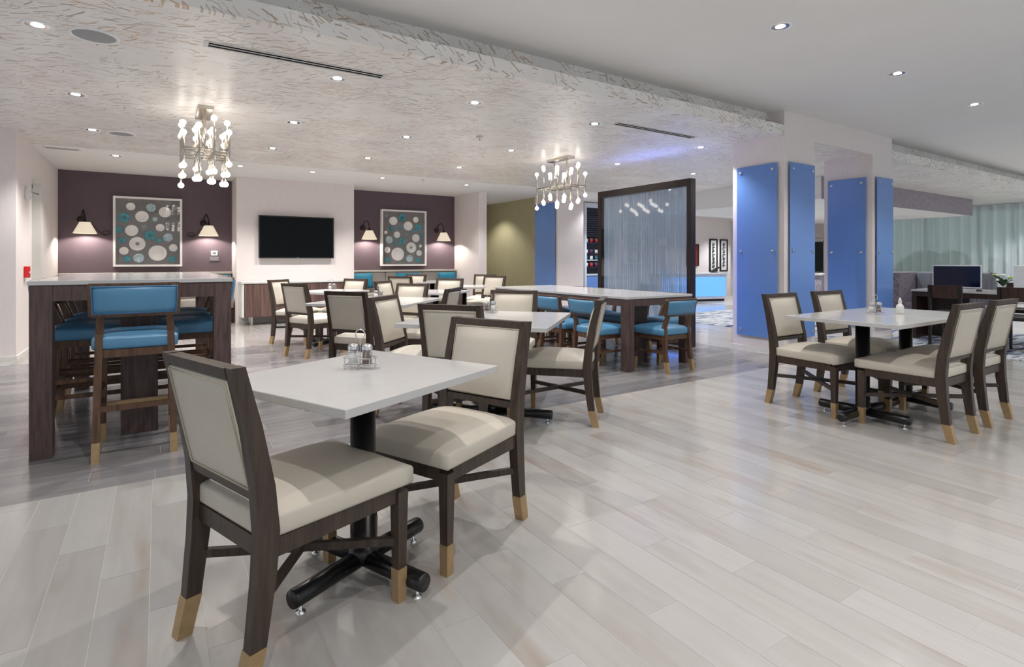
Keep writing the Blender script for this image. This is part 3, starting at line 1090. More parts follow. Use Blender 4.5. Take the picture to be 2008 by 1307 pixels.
# ------------------------------------------------------------------ blue stools and chairs
def blue_seat(name, cat, zs, zback0, zback1, foot):
    """low-backed blue upholstered seat; zs = seat top"""
    t = thing(name, 'x', cat)
    zb = zs - 0.095
    for s in (-1, 1):
        st = [(s * 0.193, -0.262, 0.0, 0.034, 0.036), (s * 0.187, -0.222, zb * 0.55, 0.038, 0.042), (s * 0.178, -0.205, zs, 0.038, 0.044), (s * 0.168, -0.248, zback0 + 0.02, 0.036, 0.034)]
        leg = obj('leg', post(bm_new(), [seg_pts(st, 0.10)] + st[1:]), BLUE_WOOD, t)
        obj('brass_sleeve', post(bm_new(), [(a, b, z, c + 0.005, d + 0.005) for a, b, z, c, d in (st[0], seg_pts(st, 0.115))]), BRASS, leg)
        st = [(s * 0.190, 0.205, 0.0, 0.030, 0.030), (s * 0.182, 0.190, zb, 0.044, 0.044)]
        leg = obj('leg', post(bm_new(), [seg_pts(st, 0.10), st[1]]), BLUE_WOOD, t)
        obj('brass_sleeve', post(bm_new(), [(a, b, z, c + 0.005, d + 0.005) for a, b, z, c, d in (st[0], seg_pts(st, 0.115))]), BRASS, leg)
    obj('seat', pad(bm_new(), 0.43, 0.465, -0.222, 0.235, zb, zs - 0.018, 0.022, 0, 0.018, 11), BLUE, t, True)
    for y in (-0.205, 0.19):
        obj('apron', B(-0.165, 0.165, y - 0.011, y + 0.011, zb - 0.045, zb), BLUE_WOOD, t)
    for s in (-1, 1):
        obj('apron', B(s * 0.181 - 0.011, s * 0.181 + 0.011, -0.19, 0.175, zb - 0.045, zb), BLUE_WOOD, t)
    if foot:
        obj('foot_rail', bar(bm_new(), (-0.188, 0.198, 0.235), (0.188, 0.198, 0.235), 0.022, 0.03), BRASS, t)
        obj('rear_rail', bar(bm_new(), (-0.188, -0.238, 0.30), (0.188, -0.238, 0.30), 0.022, 0.03), BLUE_WOOD, t)
        for s in (-1, 1):
            obj('side_rail', bar(bm_new(), (s * 0.188, -0.235, 0.37), (s * 0.187, 0.196, 0.37), 0.02, 0.026), BLUE_WOOD, t)
            obj('side_rail', bar(bm_new(), (s * 0.189, -0.238, 0.27), (s * 0.188, 0.198, 0.27), 0.02, 0.026), BLUE_WOOD, t)
    else:
        for s in (-1, 1):
            obj('side_rail', bar(bm_new(), (s * 0.189, -0.238, 0.20), (s * 0.188, 0.198, 0.20), 0.018, 0.024), BLUE_WOOD, t)
        obj('cross_rail', bar(bm_new(), (-0.188, -0.02, 0.20), (0.188, -0.02, 0.20), 0.018, 0.024), BLUE_WOOD, t)
    # curved back: wood shell with blue pads front and rear
    H = zback1 - zback0
    n = 11

    def arc(off, half, zz):
        pts = []
        for i in range(n):
            u = -1 + 2 * i / (n - 1)
            pts.append((u * half, -0.292 + 0.032 * u * u + off, zz))
        return pts
    bm = bm_new()
    rows = []
    for half, zz, o in ((0.214, zback0, 0.012), (0.226, zback0 + 0.012, 0.010), (0.230, zback1 - 0.012, -0.016), (0.220, zback1, -0.018)):
        rows.append((arc(o - 0.017, half, zz), arc(o + 0.017, half, zz)))
    loops = [a + b[::-1] for a, b in rows]
    loft(bm, loops)
    shell = obj('back_frame', bm, BLUE_WOOD, t)
    for side, nm in ((1, 'back_pad'), (-1, 'back_pad')):
        bm = bm_new()
        g = []
        nz = 6
        for j in range(nz):
            v = j / (nz - 1)
            zz = zback0 + 0.016 + (H - 0.032) * v
            o = 0.010 + (-0.026) * v
            half = 0.209 + 0.004 * v
            row = []
            for i in range(n):
                u = -1 + 2 * i / (n - 1)
                bul = 0.006 + 0.009 * (1 - u ** 4) * (1 - (2 * v - 1) ** 4)
                row.append(bm.verts.new((u * half, -0.292 + 0.032 * u * u + o + side * (0.017 + bul), zz)))
            g.append(row)
        back = [[bm.verts.new((q.co.x, q.co.y - side * 0.016, q.co.z)) for q in row] for row in (g[0], g[-1])]
        for j in range(nz - 1):
            for i in range(n - 1):
                bm.faces.new((g[j][i], g[j][i + 1], g[j + 1][i + 1], g[j + 1][i]))
        for i in range(n - 1):
            bm.faces.new((g[0][i], back[0][i], back[0][i + 1], g[0][i + 1]))
            bm.faces.new((g[-1][i], g[-1][i + 1], back[1][i + 1], back[1][i]))
        for i in (0, n - 1):
            bm.faces.new([g[j][i] for j in range(nz)] + [back[1][i], back[0][i]])
        pd = obj(nm, bm, BLUE, shell, True)
        if foot:
            z0, z1 = zback0 + 0.016, zback0 + 0.016 + H - 0.032
            b2 = bm_new()
            P = []
            for i in range(n):
                u = (-1 + 2 * i / (n - 1)) * 0.97
                P.append((u * 0.209, -0.292 + 0.032 * u * u + 0.009 + side * 0.0245, z0 + 0.006))
            for i in range(n - 1, -1, -1):
                u = (-1 + 2 * i / (n - 1)) * 0.97
                P.append((u * 0.213, -0.292 + 0.032 * u * u - 0.015 + side * 0.0245, z1 - 0.006))
            tube(b2, P, 0.003, 5, True)
            obj('piping', b2, plain('blue_piping', (50, 96, 140), 0.5), t, True)
    return t


BS = blue_seat('bar_stool', 'stool', 0.735, 0.838, 1.035, True)
BC = blue_seat('blue_chair', 'chair', 0.475, 0.585, 0.762, False)


def blue(proto, x, y, face, label, group):
    return place(proto, USED, label, (x, y, 0), R(face - 90), group)


GS = 'blue bar stools around the tall table'
blue(BS, -0.111, 4.215, 90, 'blue bar stool seen from behind at the near end of the tall table', GS)
for i, nm in enumerate(('nearest', 'middle', 'farthest')):
    blue(BS, -0.385, 4.80 + 0.47 * i, 0, '%s blue bar stool on the left side of the tall table' % nm, GS)
    blue(BS, 0.175, 4.80 + 0.47 * i, 180, '%s blue bar stool on the right side of the tall table' % nm, GS)
GC = 'blue low-backed chairs around the communal table'
blue(BC, 4.587, 4.12, 90, 'low blue chair at the near end of the communal table, seen from behind', GC)
for i, nm in enumerate(('nearest', 'second nearest', 'third nearest', 'farthest')):
    if i < 3:
        blue(BC, 4.07, 4.50 + 0.615 * i, 0, '%s low blue chair on the left side of the communal table' % ('nearest', 'middle', 'farthest')[i], GC)
    blue(BC, 5.13, 4.62 + 0.60 * i, 180, '%s low blue chair on the right side of the communal table' % nm, GC)


# ------------------------------------------------------------------ tall table and communal table
def big_table(name, label, x0, x1, y0, y1, zt, leg, ped, apron):
    t = thing(name, label, 'table', ((x0 + x1) / 2, (y0 + y1) / 2, 0))
    a, b = (x1 - x0) / 2, (y1 - y0) / 2
    obj('table_top', B(-a - 0.008, a + 0.008, -b - 0.008, b + 0.008, zt - 0.026, zt, bev=0.003), QUARTZ, t)
    for sx in (-1, 1):
        for sy in (-1, 1):
            obj('leg', B(min(sx * a, sx * (a - leg)), max(sx * a, sx * (a - leg)), min(sy * b, sy * (b - leg)), max(sy * b, sy * (b - leg)), 0, zt - 0.0265, bev=0.002), TABLE_WOOD, t)
    for sy in (-1, 1):
        obj('apron', B(-a + leg, a - leg, sy * (b - 0.014) - 0.012, sy * (b - 0.014) + 0.012, zt - 0.0265 - apron, zt - 0.0265), TABLE_WOOD, t)
    for sx in (-1, 1):
        obj('apron', B(sx * (a - 0.014) - 0.012, sx * (a - 0.014) + 0.012, -b + leg, b - leg, zt - 0.0265 - apron, zt - 0.0265), TABLE_WOOD, t)
    for sy in (-1, 1):
        obj('pedestal', B(-ped / 2, ped / 2, sy * (b - 0.335) - 0.035, sy * (b - 0.335) + 0.035, 0, zt - 0.0265), TABLE_WOOD, t)
    return t


big_table('bar_table', 'tall dark wood bar table with white top, at left under the chandelier', -0.63, 0.42, 4.19, 6.35, 1.047, 0.105, 0.21, 0.095)
big_table('communal_table', 'long dark wood communal table with white top beside the string screen', 4.105, 5.11, 4.142, 6.80, 0.782, 0.10, 0.22, 0.075)

# ------------------------------------------------------------------ string screen
PX = 6.02
t = thing('string_screen', 'tall black framed glass screen with hanging string curtain and blue glow', 'screen', (PX, 5.77, 0))
Y0, Y1, ZP = -0.92, 0.92, 2.262
SCREEN_WOOD = wood('black_brown_frame', (28, 20, 20), (52, 38, 38), 0.35)
for y in (Y0, Y1 - 0.07):
    obj('post', B(-0.05, 0.05, y, y + 0.07, 0, ZP, bev=0.003), SCREEN_WOOD, t)
tb = bm_new()
box(tb, -0.05, -0.03, Y0 + 0.07, Y1 - 0.07, ZP - 0.10, ZP)
box(tb, 0.03, 0.05, Y0 + 0.07, Y1 - 0.07, ZP - 0.10, ZP)
box(tb, -0.03, 0.03, Y0 + 0.07, Y1 - 0.07, ZP - 0.10, ZP - 0.06)
obj('top_beam', tb, SCREEN_WOOD, t)
obj('bottom_beam', B(-0.05, 0.05, Y0 + 0.07, Y1 - 0.07, 0, 0.14, bev=0.003), SCREEN_WOOD, t)
obj('glass_pane', B(-0.042, -0.036, Y0 + 0.07, Y1 - 0.07, 0.14, ZP - 0.10), CLEAR, t)
obj('glass_pane', B(0.036, 0.042, Y0 + 0.07, Y1 - 0.07, 0.14, ZP - 0.10), glass('frosted_back_pane', (0.80, 0.87, 0.95, 1), 0.2), t)
bm = bm_new()
k = 0
y = Y0 + 0.075
while y < Y1 - 0.075:
    x = random.uniform(-0.022, 0.024)
    wd = random.uniform(0.004, 0.013)
    zb = 0.15 + random.random() * 0.02
    n = 7
    off = random.random() * 6
    A = []
    for i in range(n):
        z = zb + (ZP - 0.11 - zb) * i / (n - 1)
        yy = y + 0.006 * math.sin(z * 2.2 + off)
        xx = x + 0.006 * math.sin(z * 1.7 + off * 2)
        A.append(((xx, yy - wd / 2, z), (xx + random.uniform(-.004, .004), yy + wd / 2, z)))
    V = [(bm.verts.new(p), bm.verts.new(q)) for p, q in A]
    for a, b in zip(V, V[1:]):
        bm.faces.new((a[0], a[1], b[1], b[0]))
    y += random.uniform(0.003, 0.009)
obj('string_curtain', bm, sheer('string_fibre', (198, 212, 226), 0.92), t, kind='stuff')
obj('light_strip', B(-0.02, 0.02, Y0 + 0.08, Y0 + 0.75, 0.142, 0.155), emit('added_string_glow', (70, 130, 255), 12.0), t)  # added glowing strip, tints the lower strings blue
obj('light_strip', B(-0.028, 0.028, Y0 + 0.1, Y1 - 0.4, ZP - 0.059, ZP - 0.013), emit('blue_uplight', (80, 125, 255), 16.0), t)
obj('light_strip', B(0.051, 0.058, Y0 + 0.02, Y0 + 0.05, 0.3, 2.0), emit('added_edge_glow', (70, 120, 255), 22.0), t)  # added strip behind the post, spreads blue light towards column and ceiling

# ------------------------------------------------------------------ blue wall panels
def wall_panel(label, w_, h, loc, rotz, rows=3):
    """panel hangs in local XZ facing -Y"""
    t = thing('wall_panel', label, 'panel', loc, rotz, 'blue glass panels on the columns')
    obj('pane', B(-w_ / 2, w_ / 2, -0.035, -0.025, 0, h, bev=0.002), BLUE_GLASS, t)
    cap = [(0.0, -0.048), (0.017, -0.047), (0.019, -0.044), (0.019, -0.0355), (0.012, -0.035)]
    for zz in ([0.075, h * 0.5, h - 0.075] if rows == 3 else [h * 0.5]):
        for s in (-1, 1):
            so = obj('standoff', lathe(bm_new(), cap, 16, (s * (w_ / 2 - 0.06), 0, zz), 'Y'), CHROME, t, True)
            obj('standoff_barrel', lathe(bm_new(), [(0.011, -0.025), (0.011, 0.0)], 12, (s * (w_ / 2 - 0.06), 0, zz), 'Y'), CHROME, so, True)
    return t


wall_panel('blue glass panel on the left face of the first column', 0.56, 2.185, (6.45, 4.188, 0.19), -PI / 2)
wall_panel('narrow blue glass panel on the front of the first column', 0.56, 2.185, (6.80, YE, 0.19), 0)
wall_panel('blue glass panel on the left face of the second column', 0.54, 2.185, (8.69, 4.18, 0.19), -PI / 2)
wall_panel('narrow blue glass panel on the front of the second column, beside the curtains', 0.50, 2.185, (9.0, YE, 0.19), 0)
wall_panel('distant blue panel on the column by the olive wall', 0.80, 2.3, (7.66, 10.40, 0.19), -PI / 2)

# ------------------------------------------------------------------ back wall: television, sideboard
t = thing('television', 'flat black television hung on the pale wall', 'television', (2.237, YT - 0.03, 1.2))
obj('bezel', frame_bm(-0.68, 0.68, 0.0, 0.795, 0.022, -0.07, -0.03), BLACK, t)
obj('display', B(-0.66, 0.66, -0.062, -0.035, 0.02, 0.775), plain('black_screen', (4, 4, 5), 0.08, spec=0.15), t)
obj('back_shell', B(-0.5, 0.5, -0.03, 0.0, 0.12, 0.68), BLACK, t)
obj('badge', B(-0.02, 0.02, -0.073, -0.0705, 0.006, 0.014), CHROME, t)

t = thing('sideboard', 'low wood sideboard with white top and side panel below the television', 'sideboard', (2.28, 10.88, 0))
WHITE_LAM = plain('white_laminate', (218, 218, 216), 0.4)
ZEBRA = wood('striped_walnut', (72, 52, 50), (122, 96, 88), 0.5, (38, 38, 1.2))
obj('counter_top', B(-1.05, 1.05, -0.21, 0.21, 0.745, 0.78, bev=0.003), WHITE_LAM, t)
for s in (-1, 1):
    obj('side_panel', B(s * 1.025 - 0.02, s * 1.025 + 0.02, -0.20, 0.20, 0.15, 0.745), WHITE_LAM, t)
obj('carcass', B(-1.004, 1.004, -0.18, 0.20, 0.15, 0.744), ZEBRA, t)
for k in range(4):
    x0 = -1.0 + k * 0.5
    obj('door', B(x0 + 0.003, x0 + 0.497, -0.20, -0.181, 0.155, 0.74), ZEBRA, t)
for x in (-0.88, 0.88):
    for y in (-0.15, 0.15):
        obj('foot', B(x - 0.02, x + 0.02, y - 0.02, y + 0.02, 0, 0.15), CHROME, t)


# ------------------------------------------------------------------ alcoves: benches, cushions, art, sconces
def banquette(label, x0, x1, loc_y):
    t = thing('banquette', label, 'bench', ((x0 + x1) / 2, loc_y, 0))
    h = (x1 - x0) / 2 - 0.01
    obj('plinth', B(-h, h, -0.50, -0.02, 0, 0.28), DESK_WOOD, t)
    n = max(1, round((x1 - x0) / 0.9))
    for k in range(n):
        a = -h + 2 * h * k / n; b = -h + 2 * h * (k + 1) / n
        obj('seat_cushion', pad(bm_new(), b - a - 0.006, b - a - 0.006, -0.54, -0.12, 0.281, 0.45, 0.015, M=Matrix.Translation(((a + b) / 2, 0, 0))), BANQ, t, True)
        obj('back_cushion', B(a + 0.003, b - 0.003, -0.13, -0.02, 0.452, 0.90, bev=0.02, seg=3), BANQ, t, True)
    obj('cap_rail', B(-h, h, -0.15, 0.0, 0.905, 0.945, bev=0.004), plain('bench_cap', (190, 182, 172), 0.5), t)
    return t


banquette('grey upholstered bench in the left plum alcove behind the tall table', -1.40, 1.19, YA)
banquette('grey upholstered bench with teal cushions in the right plum alcove', 3.355, 5.99, YA)


def scatter(x, y, z, rz, label, wdt=0.52, hgt=0.34):
    t = obj('scatter_cushion', cushion(bm_new(), wdt, hgt, 0.14, Matrix.Rotation(R(72), 4, 'X')), TEAL, smooth=True)
    t.location = (x, y, z)
    t.rotation_euler = (0, 0, rz)
    tag(t, label, 'cushion', 'teal scatter cushions')


scatter(3.64, 11.58, 0.725, R(-6), 'teal cushion at the left end of the right alcove bench')
scatter(4.72, 11.58, 0.715, R(4), 'teal cushion in the middle of the right alcove bench', 0.60)
scatter(5.68, 11.56, 0.725, R(12), 'teal cushion at the right end of the right alcove bench', 0.54)
scatter(0.88, 11.58, 0.735, R(8), 'teal cushion at the right end of the left alcove bench', 0.54)
scatter(-1.02, 11.58, 0.725, R(-5), 'teal cushion at the left end of the left alcove bench', 0.52)

P_WHITE = plain('plate_white', (244, 240, 235), 0.35)
P_TEAL = plain('plate_teal', (32, 140, 152), 0.25, var=0.4, scale=22)
P_GREY = plain('plate_grey', (132, 142, 140), 0.3, var=0.2, scale=18)
P_PALE = plain('plate_pale_blue', (176, 198, 204), 0.3, var=0.35, scale=30)
PLM = dict(w=P_WHITE, t=P_TEAL, g=P_GREY, p=P_PALE, c=P_WHITE)


def artwork(label, x0, x1, z0, z1, rect, plates):
    cx = (x0 + x1) / 2
    t = thing('plate_artwork', label, 'artwork', (cx, YA, z0), 0, 'shadow box artworks of round plates')
    a, h = (x1 - x0) / 2, z1 - z0
    obj('frame', frame_bm(-a, a, 0, h, 0.035, -0.10, 0), plain('art_frame', (240, 238, 234), 0.4), t)
    obj('backing', B(-a + 0.035, a - 0.035, -0.03, 0, 0.035, h - 0.035), plain('art_linen', (122, 116, 112), 0.8), t)
    obj('glazing', B(-a + 0.035, a - 0.035, -0.088, -0.085, 0.035, h - 0.035), CLEAR, t)
    px0, py0, px1, py1 = rect
    for px, py, rp, ty in plates:
        x = -a + (px - px0) / (px1 - px0) * 2 * a
        z = h - (py - py0) / (py1 - py0) * h
        r = rp / (py1 - py0) * h
        prof = [(0, -0.034), (r * 0.55, -0.034), (r * 0.62, -0.038), (r * 0.96, -0.046), (r, -0.044), (r, -0.040), (r * 0.5, -0.0302)]
        p = obj('plate', lathe(bm_new(), prof, 26, (x, 0, z), 'Y'), PLM[ty], t, True)
        if ty == 'c':
            obj('plate_centre', lathe(bm_new(), [(r * 0.26, -0.0345), (r * 0.22, -0.036), (0, -0.036)], 18, (x, 0, z), 'Y'), P_GREY, p, True)
        if ty == 't' and r > 0.06:
            obj('plate_centre', lathe(bm_new(), [(r * 0.34, -0.0345), (r * 0.3, -0.036), (0, -0.036)], 18, (x, 0, z), 'Y'), plain('plate_deep', (20, 96, 110), 0.25), p, True)
    return t


artwork('framed shadow box of round white and teal plates in the left alcove', -0.657, 0.373, 1.05, 2.284, (170, 100, 1085, 1045),
        [(392, 230, 53, 'w'), (660, 235, 57, 'p'), (848, 290, 73, 'w'), (985, 218, 35, 'g'), (310, 382, 65, 't'), (540, 362, 77, 'w'),
         (712, 392, 32, 'p'), (888, 448, 32, 'g'), (245, 552, 42, 't'), (405, 555, 75, 'w'), (565, 508, 38, 'g'), (782, 507, 52, 'w'),
         (648, 618, 67, 't'), (890, 640, 57, 'p'), (285, 690, 40, 't'), (480, 735, 93, 'c'), (775, 682, 36, 't'), (305, 832, 53, 'w'),
         (748, 860, 107, 'w'), (962, 785, 52, 'w'), (345, 940, 42, 't'), (500, 930, 62, 'p'), (945, 942, 42, 't')])
artwork('framed shadow box of round white and teal plates in the right alcove', 4.152, 5.229, 1.035, 2.293, (140, 175, 900, 1130),
        [(232, 275, 30, 'g'), (348, 362, 73, 'w'), (495, 300, 62, 't'), (728, 327, 52, 'w'), (598, 443, 80, 'w'), (775, 465, 60, 't'),
         (315, 497, 40, 't'), (462, 482, 33, 't'), (225, 562, 30, 'w'), (410, 597, 55, 'w'), (575, 598, 35, 'g'), (685, 520, 30, 't'),
         (825, 588, 28, 't'), (280, 685, 62, 'p'), (492, 710, 58, 't'), (730, 648, 70, 'w'), (375, 755, 30, 't'), (650, 815, 92, 'c'),
         (810, 785, 28, 'w'), (250, 860, 52, 'w'), (422, 930, 113, 'w'), (788, 910, 52, 'w'), (253, 1025, 42, 't'), (620, 1005, 62, 'p'), (765, 1035, 40, 't')])

IRON = plain('dark_bronze', (34, 28, 28), 0.4, 0.3)


def sconce(x, label, curl=0):
    t = thing('wall_sconce', label, 'sconce', (x, YA, 0), 0, 'gooseneck wall sconces in the alcoves')
    obj('backplate', lathe(bm_new(), [(0, -0.025), (0.05, -0.022), (0.06, -0.01), (0.06, 0)], 24, (-0.07, 0, 1.86), 'Y'), IRON, t, True)
    pts = []
    for k in range(15):
        a = PI * 0.98 * k / 14
        pts.append((-0.07 + 0.05 * k / 14 + 0.02 * k / 14, -0.13 + 0.11 * math.cos(a), 1.88 + 0.135 * math.sin(a)))
    pts.append((0.0, -0.24, 1.82))
    obj('gooseneck', tube(bm_new(), pts, 0.011, 8), IRON, t, True)
    obj('socket', lathe(bm_new(), [(0.0, 1.86), (0.022, 1.85), (0.024, 1.79), (0.03, 1.785)], 16, (0, -0.24, 0)), IRON, t, True)
    sh = obj('shade', lathe(bm_new(), [(0.075, 1.800), (0.165, 1.612), (0.161, 1.612), (0.072, 1.797)], 32, (0, -0.24, 0)), SHADE, t, True)
    obj('shade_cap', lathe(bm_new(), [(0.0, 1.799), (0.074, 1.799), (0.074, 1.802), (0, 1.803)], 24, (0, -0.24, 0)), SHADE, sh, True)
    obj('bulb', lathe(bm_new(), [(0, 1.69), (0.02, 1.695), (0.03, 1.72), (0.02, 1.75), (0.012, 1.785), (0, 1.785)], 14, (0, -0.24, 0)), emit('sconce_bulb', (255, 232, 200), 30.0), t, True)
    if curl:
        s = curl
        pp = []
        for k in range(26):
            a = 2 * PI * 1.35 * k / 25
            rr = 0.075 * (1 - 0.5 * k / 25)
            pp.append((s * 0.27 - s * rr * math.cos(a), -0.02, 1.64 - 0.05 * math.sin(a) * rr / 0.075))
        obj('scroll', tube(bm_new(), [(s * 0.06, -0.03, 1.80), (s * 0.14, -0.03, 1.70)] + pp, 0.006, 6), IRON, t, True)
    L = bpy.data.lights.new('sconce_lamp', 'SPOT')
    L.energy = 26
    L.spot_size = R(150)
    L.spot_blend = 0.3
    L.color = (1.0, 0.93, 0.84)
    L.shadow_soft_size = 0.03
    lo = bpy.data.objects.new('sconce_lamp', L)
    COL.objects.link(lo)
    lo.parent = t
    lo.location = (0, -0.24, 1.66)


sconce(-1.03, 'cream shaded wall sconce left of the plate artwork in the left alcove', 1)
sconce(0.79, 'cream shaded wall sconce right of the plate artwork in the left alcove', -1)
sconce(3.83, 'cream shaded wall sconce left of the plate artwork in the right alcove')
sconce(5.60, 'cream shaded wall sconce right of the plate artwork in the right alcove')

t = thing('thermostat', 'small white thermostat with clear guard on the plum wall', 'thermostat', (0.90, YA, 1.22))
obj('body', B(-0.055, 0.055, -0.03, 0, 0.03, 0.12, bev=0.008), plain('thermostat_white', (228, 228, 226), 0.4), t)
obj('display', B(-0.03, 0.03, -0.033, -0.030, 0.055, 0.095), plain('lcd', (120, 128, 124), 0.2), t)
obj('guard', B(-0.09, 0.09, -0.06, -0.057, -0.07, 0.14), CLEAR, t)
obj('lower_box', B(-0.075, 0.075, -0.02, 0, -0.07, 0.015, bev=0.004), plain('lower_grey', (130, 124, 128), 0.5), t)
t = thing('fire_alarm_pull', 'red fire alarm pull station on the left wall', 'fire alarm', (-1.39, 8.98, 0.95))
obj('body', B(0, 0.05, -0.05, 0.05, 0, 0.14, bev=0.006), plain('alarm_red', (206, 28, 30), 0.35), t)
obj('pull_bar', B(0.05, 0.066, -0.035, 0.035, 0.05, 0.075, bev=0.003), plain('alarm_bar', (226, 214, 210), 0.4), t)
t = thing('alarm_strobe', 'white alarm strobe high on the left wall', 'alarm', (-1.39, 9.06, 1.93))
obj('body', B(0, 0.04, -0.06, 0.06, 0, 0.15, bev=0.008), plain('strobe_white', (230, 230, 228), 0.4), t)
obj('strobe_lens', lathe(bm_new(), [(0.03, 0.04), (0.028, 0.06), (0, 0.068)], 16, (0, 0, 0.075), 'X'), CHROME, t, True)

# ------------------------------------------------------------------ market shelves, reception
t = thing('market_shelf', 'recessed snack shelf unit with slatted header beside the string screen', 'shelf', (9.75, 11.0, 0))
SHW = plain('shelf_white', (206, 212, 224), 0.5)
SHD = plain('shelf_dark', (40, 40, 62), 0.5)
obj('back_panel', B(-0.36, 0.36, 0.15, 0.18, 0, 2.6), SHD, t)
for x in (-0.42, 0.36):
    obj('side_frame', B(x, x + 0.06, -0.05, 0.18, 0, 2.66), SHW, t)
obj('head_frame', B(-0.36, 0.36, -0.05, 0.18, 2.54, 2.66), SHW, t)
for k in range(13):
    obj('slat', B(-0.36, 0.36, 0.02, 0.06, 1.78 + k * 0.058, 1.815 + k * 0.058), SHD, t)
for z in (1.62, 1.33, 1.17, 0.98):
    obj('shelf_board', B(-0.36, 0.36, -0.02, 0.15, z - 0.02, z), SHW if z == 1.17 else SHD, t)
obj('counter_board', B(-0.36, 0.36, -0.05, 0.15, 0.76, 0.80), SHW, t)
obj('lower_panel', B(-0.36, 0.36, -0.03, 0.15, 0, 0.758), BLUE_GLASS, t)
cols = {'red': (196, 52, 60), 'white': (226, 224, 226), 'plum': (86, 52, 92), 'teal': (40, 110, 140)}
for z, row in ((1.62, ('white', 'red', 'red', 'white')), (1.33, ('white', 'plum', 'white', 'plum')), (1.17, ('teal', 'white', 'teal', 'white')), (0.98, ('white', 'red', 'plum', 'white'))):
    for k, cn in enumerate(row):
        x = -0.30 + k * 0.17
        p = thing('snack_packet', '%s snack packet, %s from the left on the %s shelf' % (cn, pos[k], {1.62: 'top', 1.33: 'second', 1.17: 'third', 0.98: 'lowest'}[z]),
                  'packet', (9.75 + x, 11.03, z), 0, 'snack packets on the market shelf')
        h = 0.11
        obj('pouch', cushion(bm_new(), 0.11, h, 0.05, Matrix.Translation((0, 0, h / 2)) @ Matrix.Rotation(PI / 2, 4, 'X'), 5), plain('packet_' + cn, cols[cn], 0.35), p, True)
        obj('seal', B(-0.05, 0.05, -0.003, 0.003, h - 0.012, h), CHROME, p)

t = thing('reception_desk', 'white reception desk with glowing pale blue front panel', 'desk', (13.35, 9.88, 0), R(-15))
WLAM = plain('desk_white', (214, 216, 226), 0.35)
obj('body', B(-1.9, 0.30, 0.02, 0.6, 0.06, 0.76, bev=0.01), WLAM, t)
obj('counter', B(-1.93, 0.33, -0.03, 0.63, 0.762, 0.80, bev=0.008), WLAM, t)
obj('plinth', B(-1.85, 0.25, 0.06, 0.55, 0, 0.06), BLACK, t)
obj('glow_panel', B(-1.85, 0.24, 0.008, 0.022, 0.14, 0.69), emit('glow_panel', (92, 164, 255), 1.15, (0.1, 0.2, 0.3, 1)), t)
tm = thing('card_terminal', 'small black terminal standing on the glowing reception desk', 'terminal', (13.45, 10.05, 0.8005), R(-15))
obj('stand', B(-0.08, 0.08, 0, 0.12, 0.0, 0.02, bev=0.005), BLACK, tm)
obj('display', bar(bm_new(), (-0.10, 0.06, 0.02), (0.16, 0.06, 0.16), 0.14, 0.02), BLACK, tm)
for x, lab in ((14.85, 'tall black framed print left of its pair on the reception wall'), (15.37, 'tall black framed print right of its pair on the reception wall')):
    t = thing('framed_print', lab, 'picture', (x, 11.2, 0.8), 0, 'pair of tall prints')
    obj('frame', frame_bm(-0.19, 0.19, 0, 1.03, 0.04, -0.04, 0), BLACK, t)
    obj('mount', B(-0.15, 0.15, -0.015, 0, 0.04, 0.99), plain('print_paper', (214, 212, 212), 0.7), t)
    ink = bm_new()
    rr = random.Random(x)
    for k in range(7):
        z = 0.16 + k * 0.115
        pts = []
        for q in range(9):
            a = 2 * PI * q / 8 * rr.choice((0.7, 0.9, 1.2)) + rr.random() * 0.4
            pts.append((0.06 * math.cos(a), -0.018, z + 0.05 * math.sin(a)))
        tube(ink, pts, 0.012, 5)
        tube(ink, [(-0.05, -0.018, z - 0.03), (0.05, -0.018, z + 0.03)], 0.010, 5)
    obj('ink_motif', ink, plain('ink_black', (40, 40, 46), 0.8), t)
t = thing('red_picture', 'dark red framed picture half hidden behind the string screen', 'picture', (13.85, 11.2, 0.98))
obj('frame', frame_bm(-0.28, 0.28, 0, 0.68, 0.03, -0.04, 0), plain('red_frame', (70, 26, 24), 0.5), t)
obj('canvas', B(-0.25, 0.25, -0.02, 0, 0.03, 0.65), plain('red_canvas', (122, 44, 38), 0.7, var=0.3), t)

# ------------------------------------------------------------------ lounge: computer desk, chairs, flowers, bench
t = thing('computer_desk', 'dark wood computer desk with white top in the lounge at right', 'desk', (9.85, 2.35, 0.008))
obj('desk_top', B(-0.39, 0.39, -1.30, 1.30, 0.695, 0.725, bev=0.003), QUARTZ, t)
obj('edge_band', B(-0.38, 0.38, -1.29, 1.29, 0.625, 0.694), DESK_WOOD, t)
for y in (-1.27, 1.27):
    obj('end_panel', B(-0.37, 0.37, y - 0.03, y + 0.03, 0, 0.624), DESK_WOOD, t)
obj('modesty_panel', B(0.0, 0.03, 0.72, 1.238, 0.02, 0.624), DESK_WOOD, t)
obj('leg', B(-0.36, -0.31, -0.06, -0.01, 0, 0.624), BLACK, t)
obj('leg', B(0.31, 0.36, -0.06, -0.01, 0, 0.624), BLACK, t)


def monitor(y, label, back, x=9.66):
    t = thing('computer_monitor', label, 'monitor', (x, y, 0.7335), 0 if not back else PI, 'slim computer monitors on the lounge desk')
    SIL = plain('silver_shell', (214, 216, 218), 0.35, 0.2)
    obj('shell', B(-0.006, 0.016, -0.29, 0.29, 0.035, 0.36, bev=0.004), SIL, t)
    obj('display', B(-0.010, -0.0062, -0.275, 0.275, 0.055, 0.345), plain('navy_screen', (8, 16, 44), 0.12), t)
    obj('stand', bar(bm_new(), (0.06, 0, 0.012), (0.016, 0, 0.13), 0.16, 0.008), SIL, t)
    obj('foot', B(-0.04, 0.12, -0.09, 0.09, 0, 0.012, bev=0.003), SIL, t)


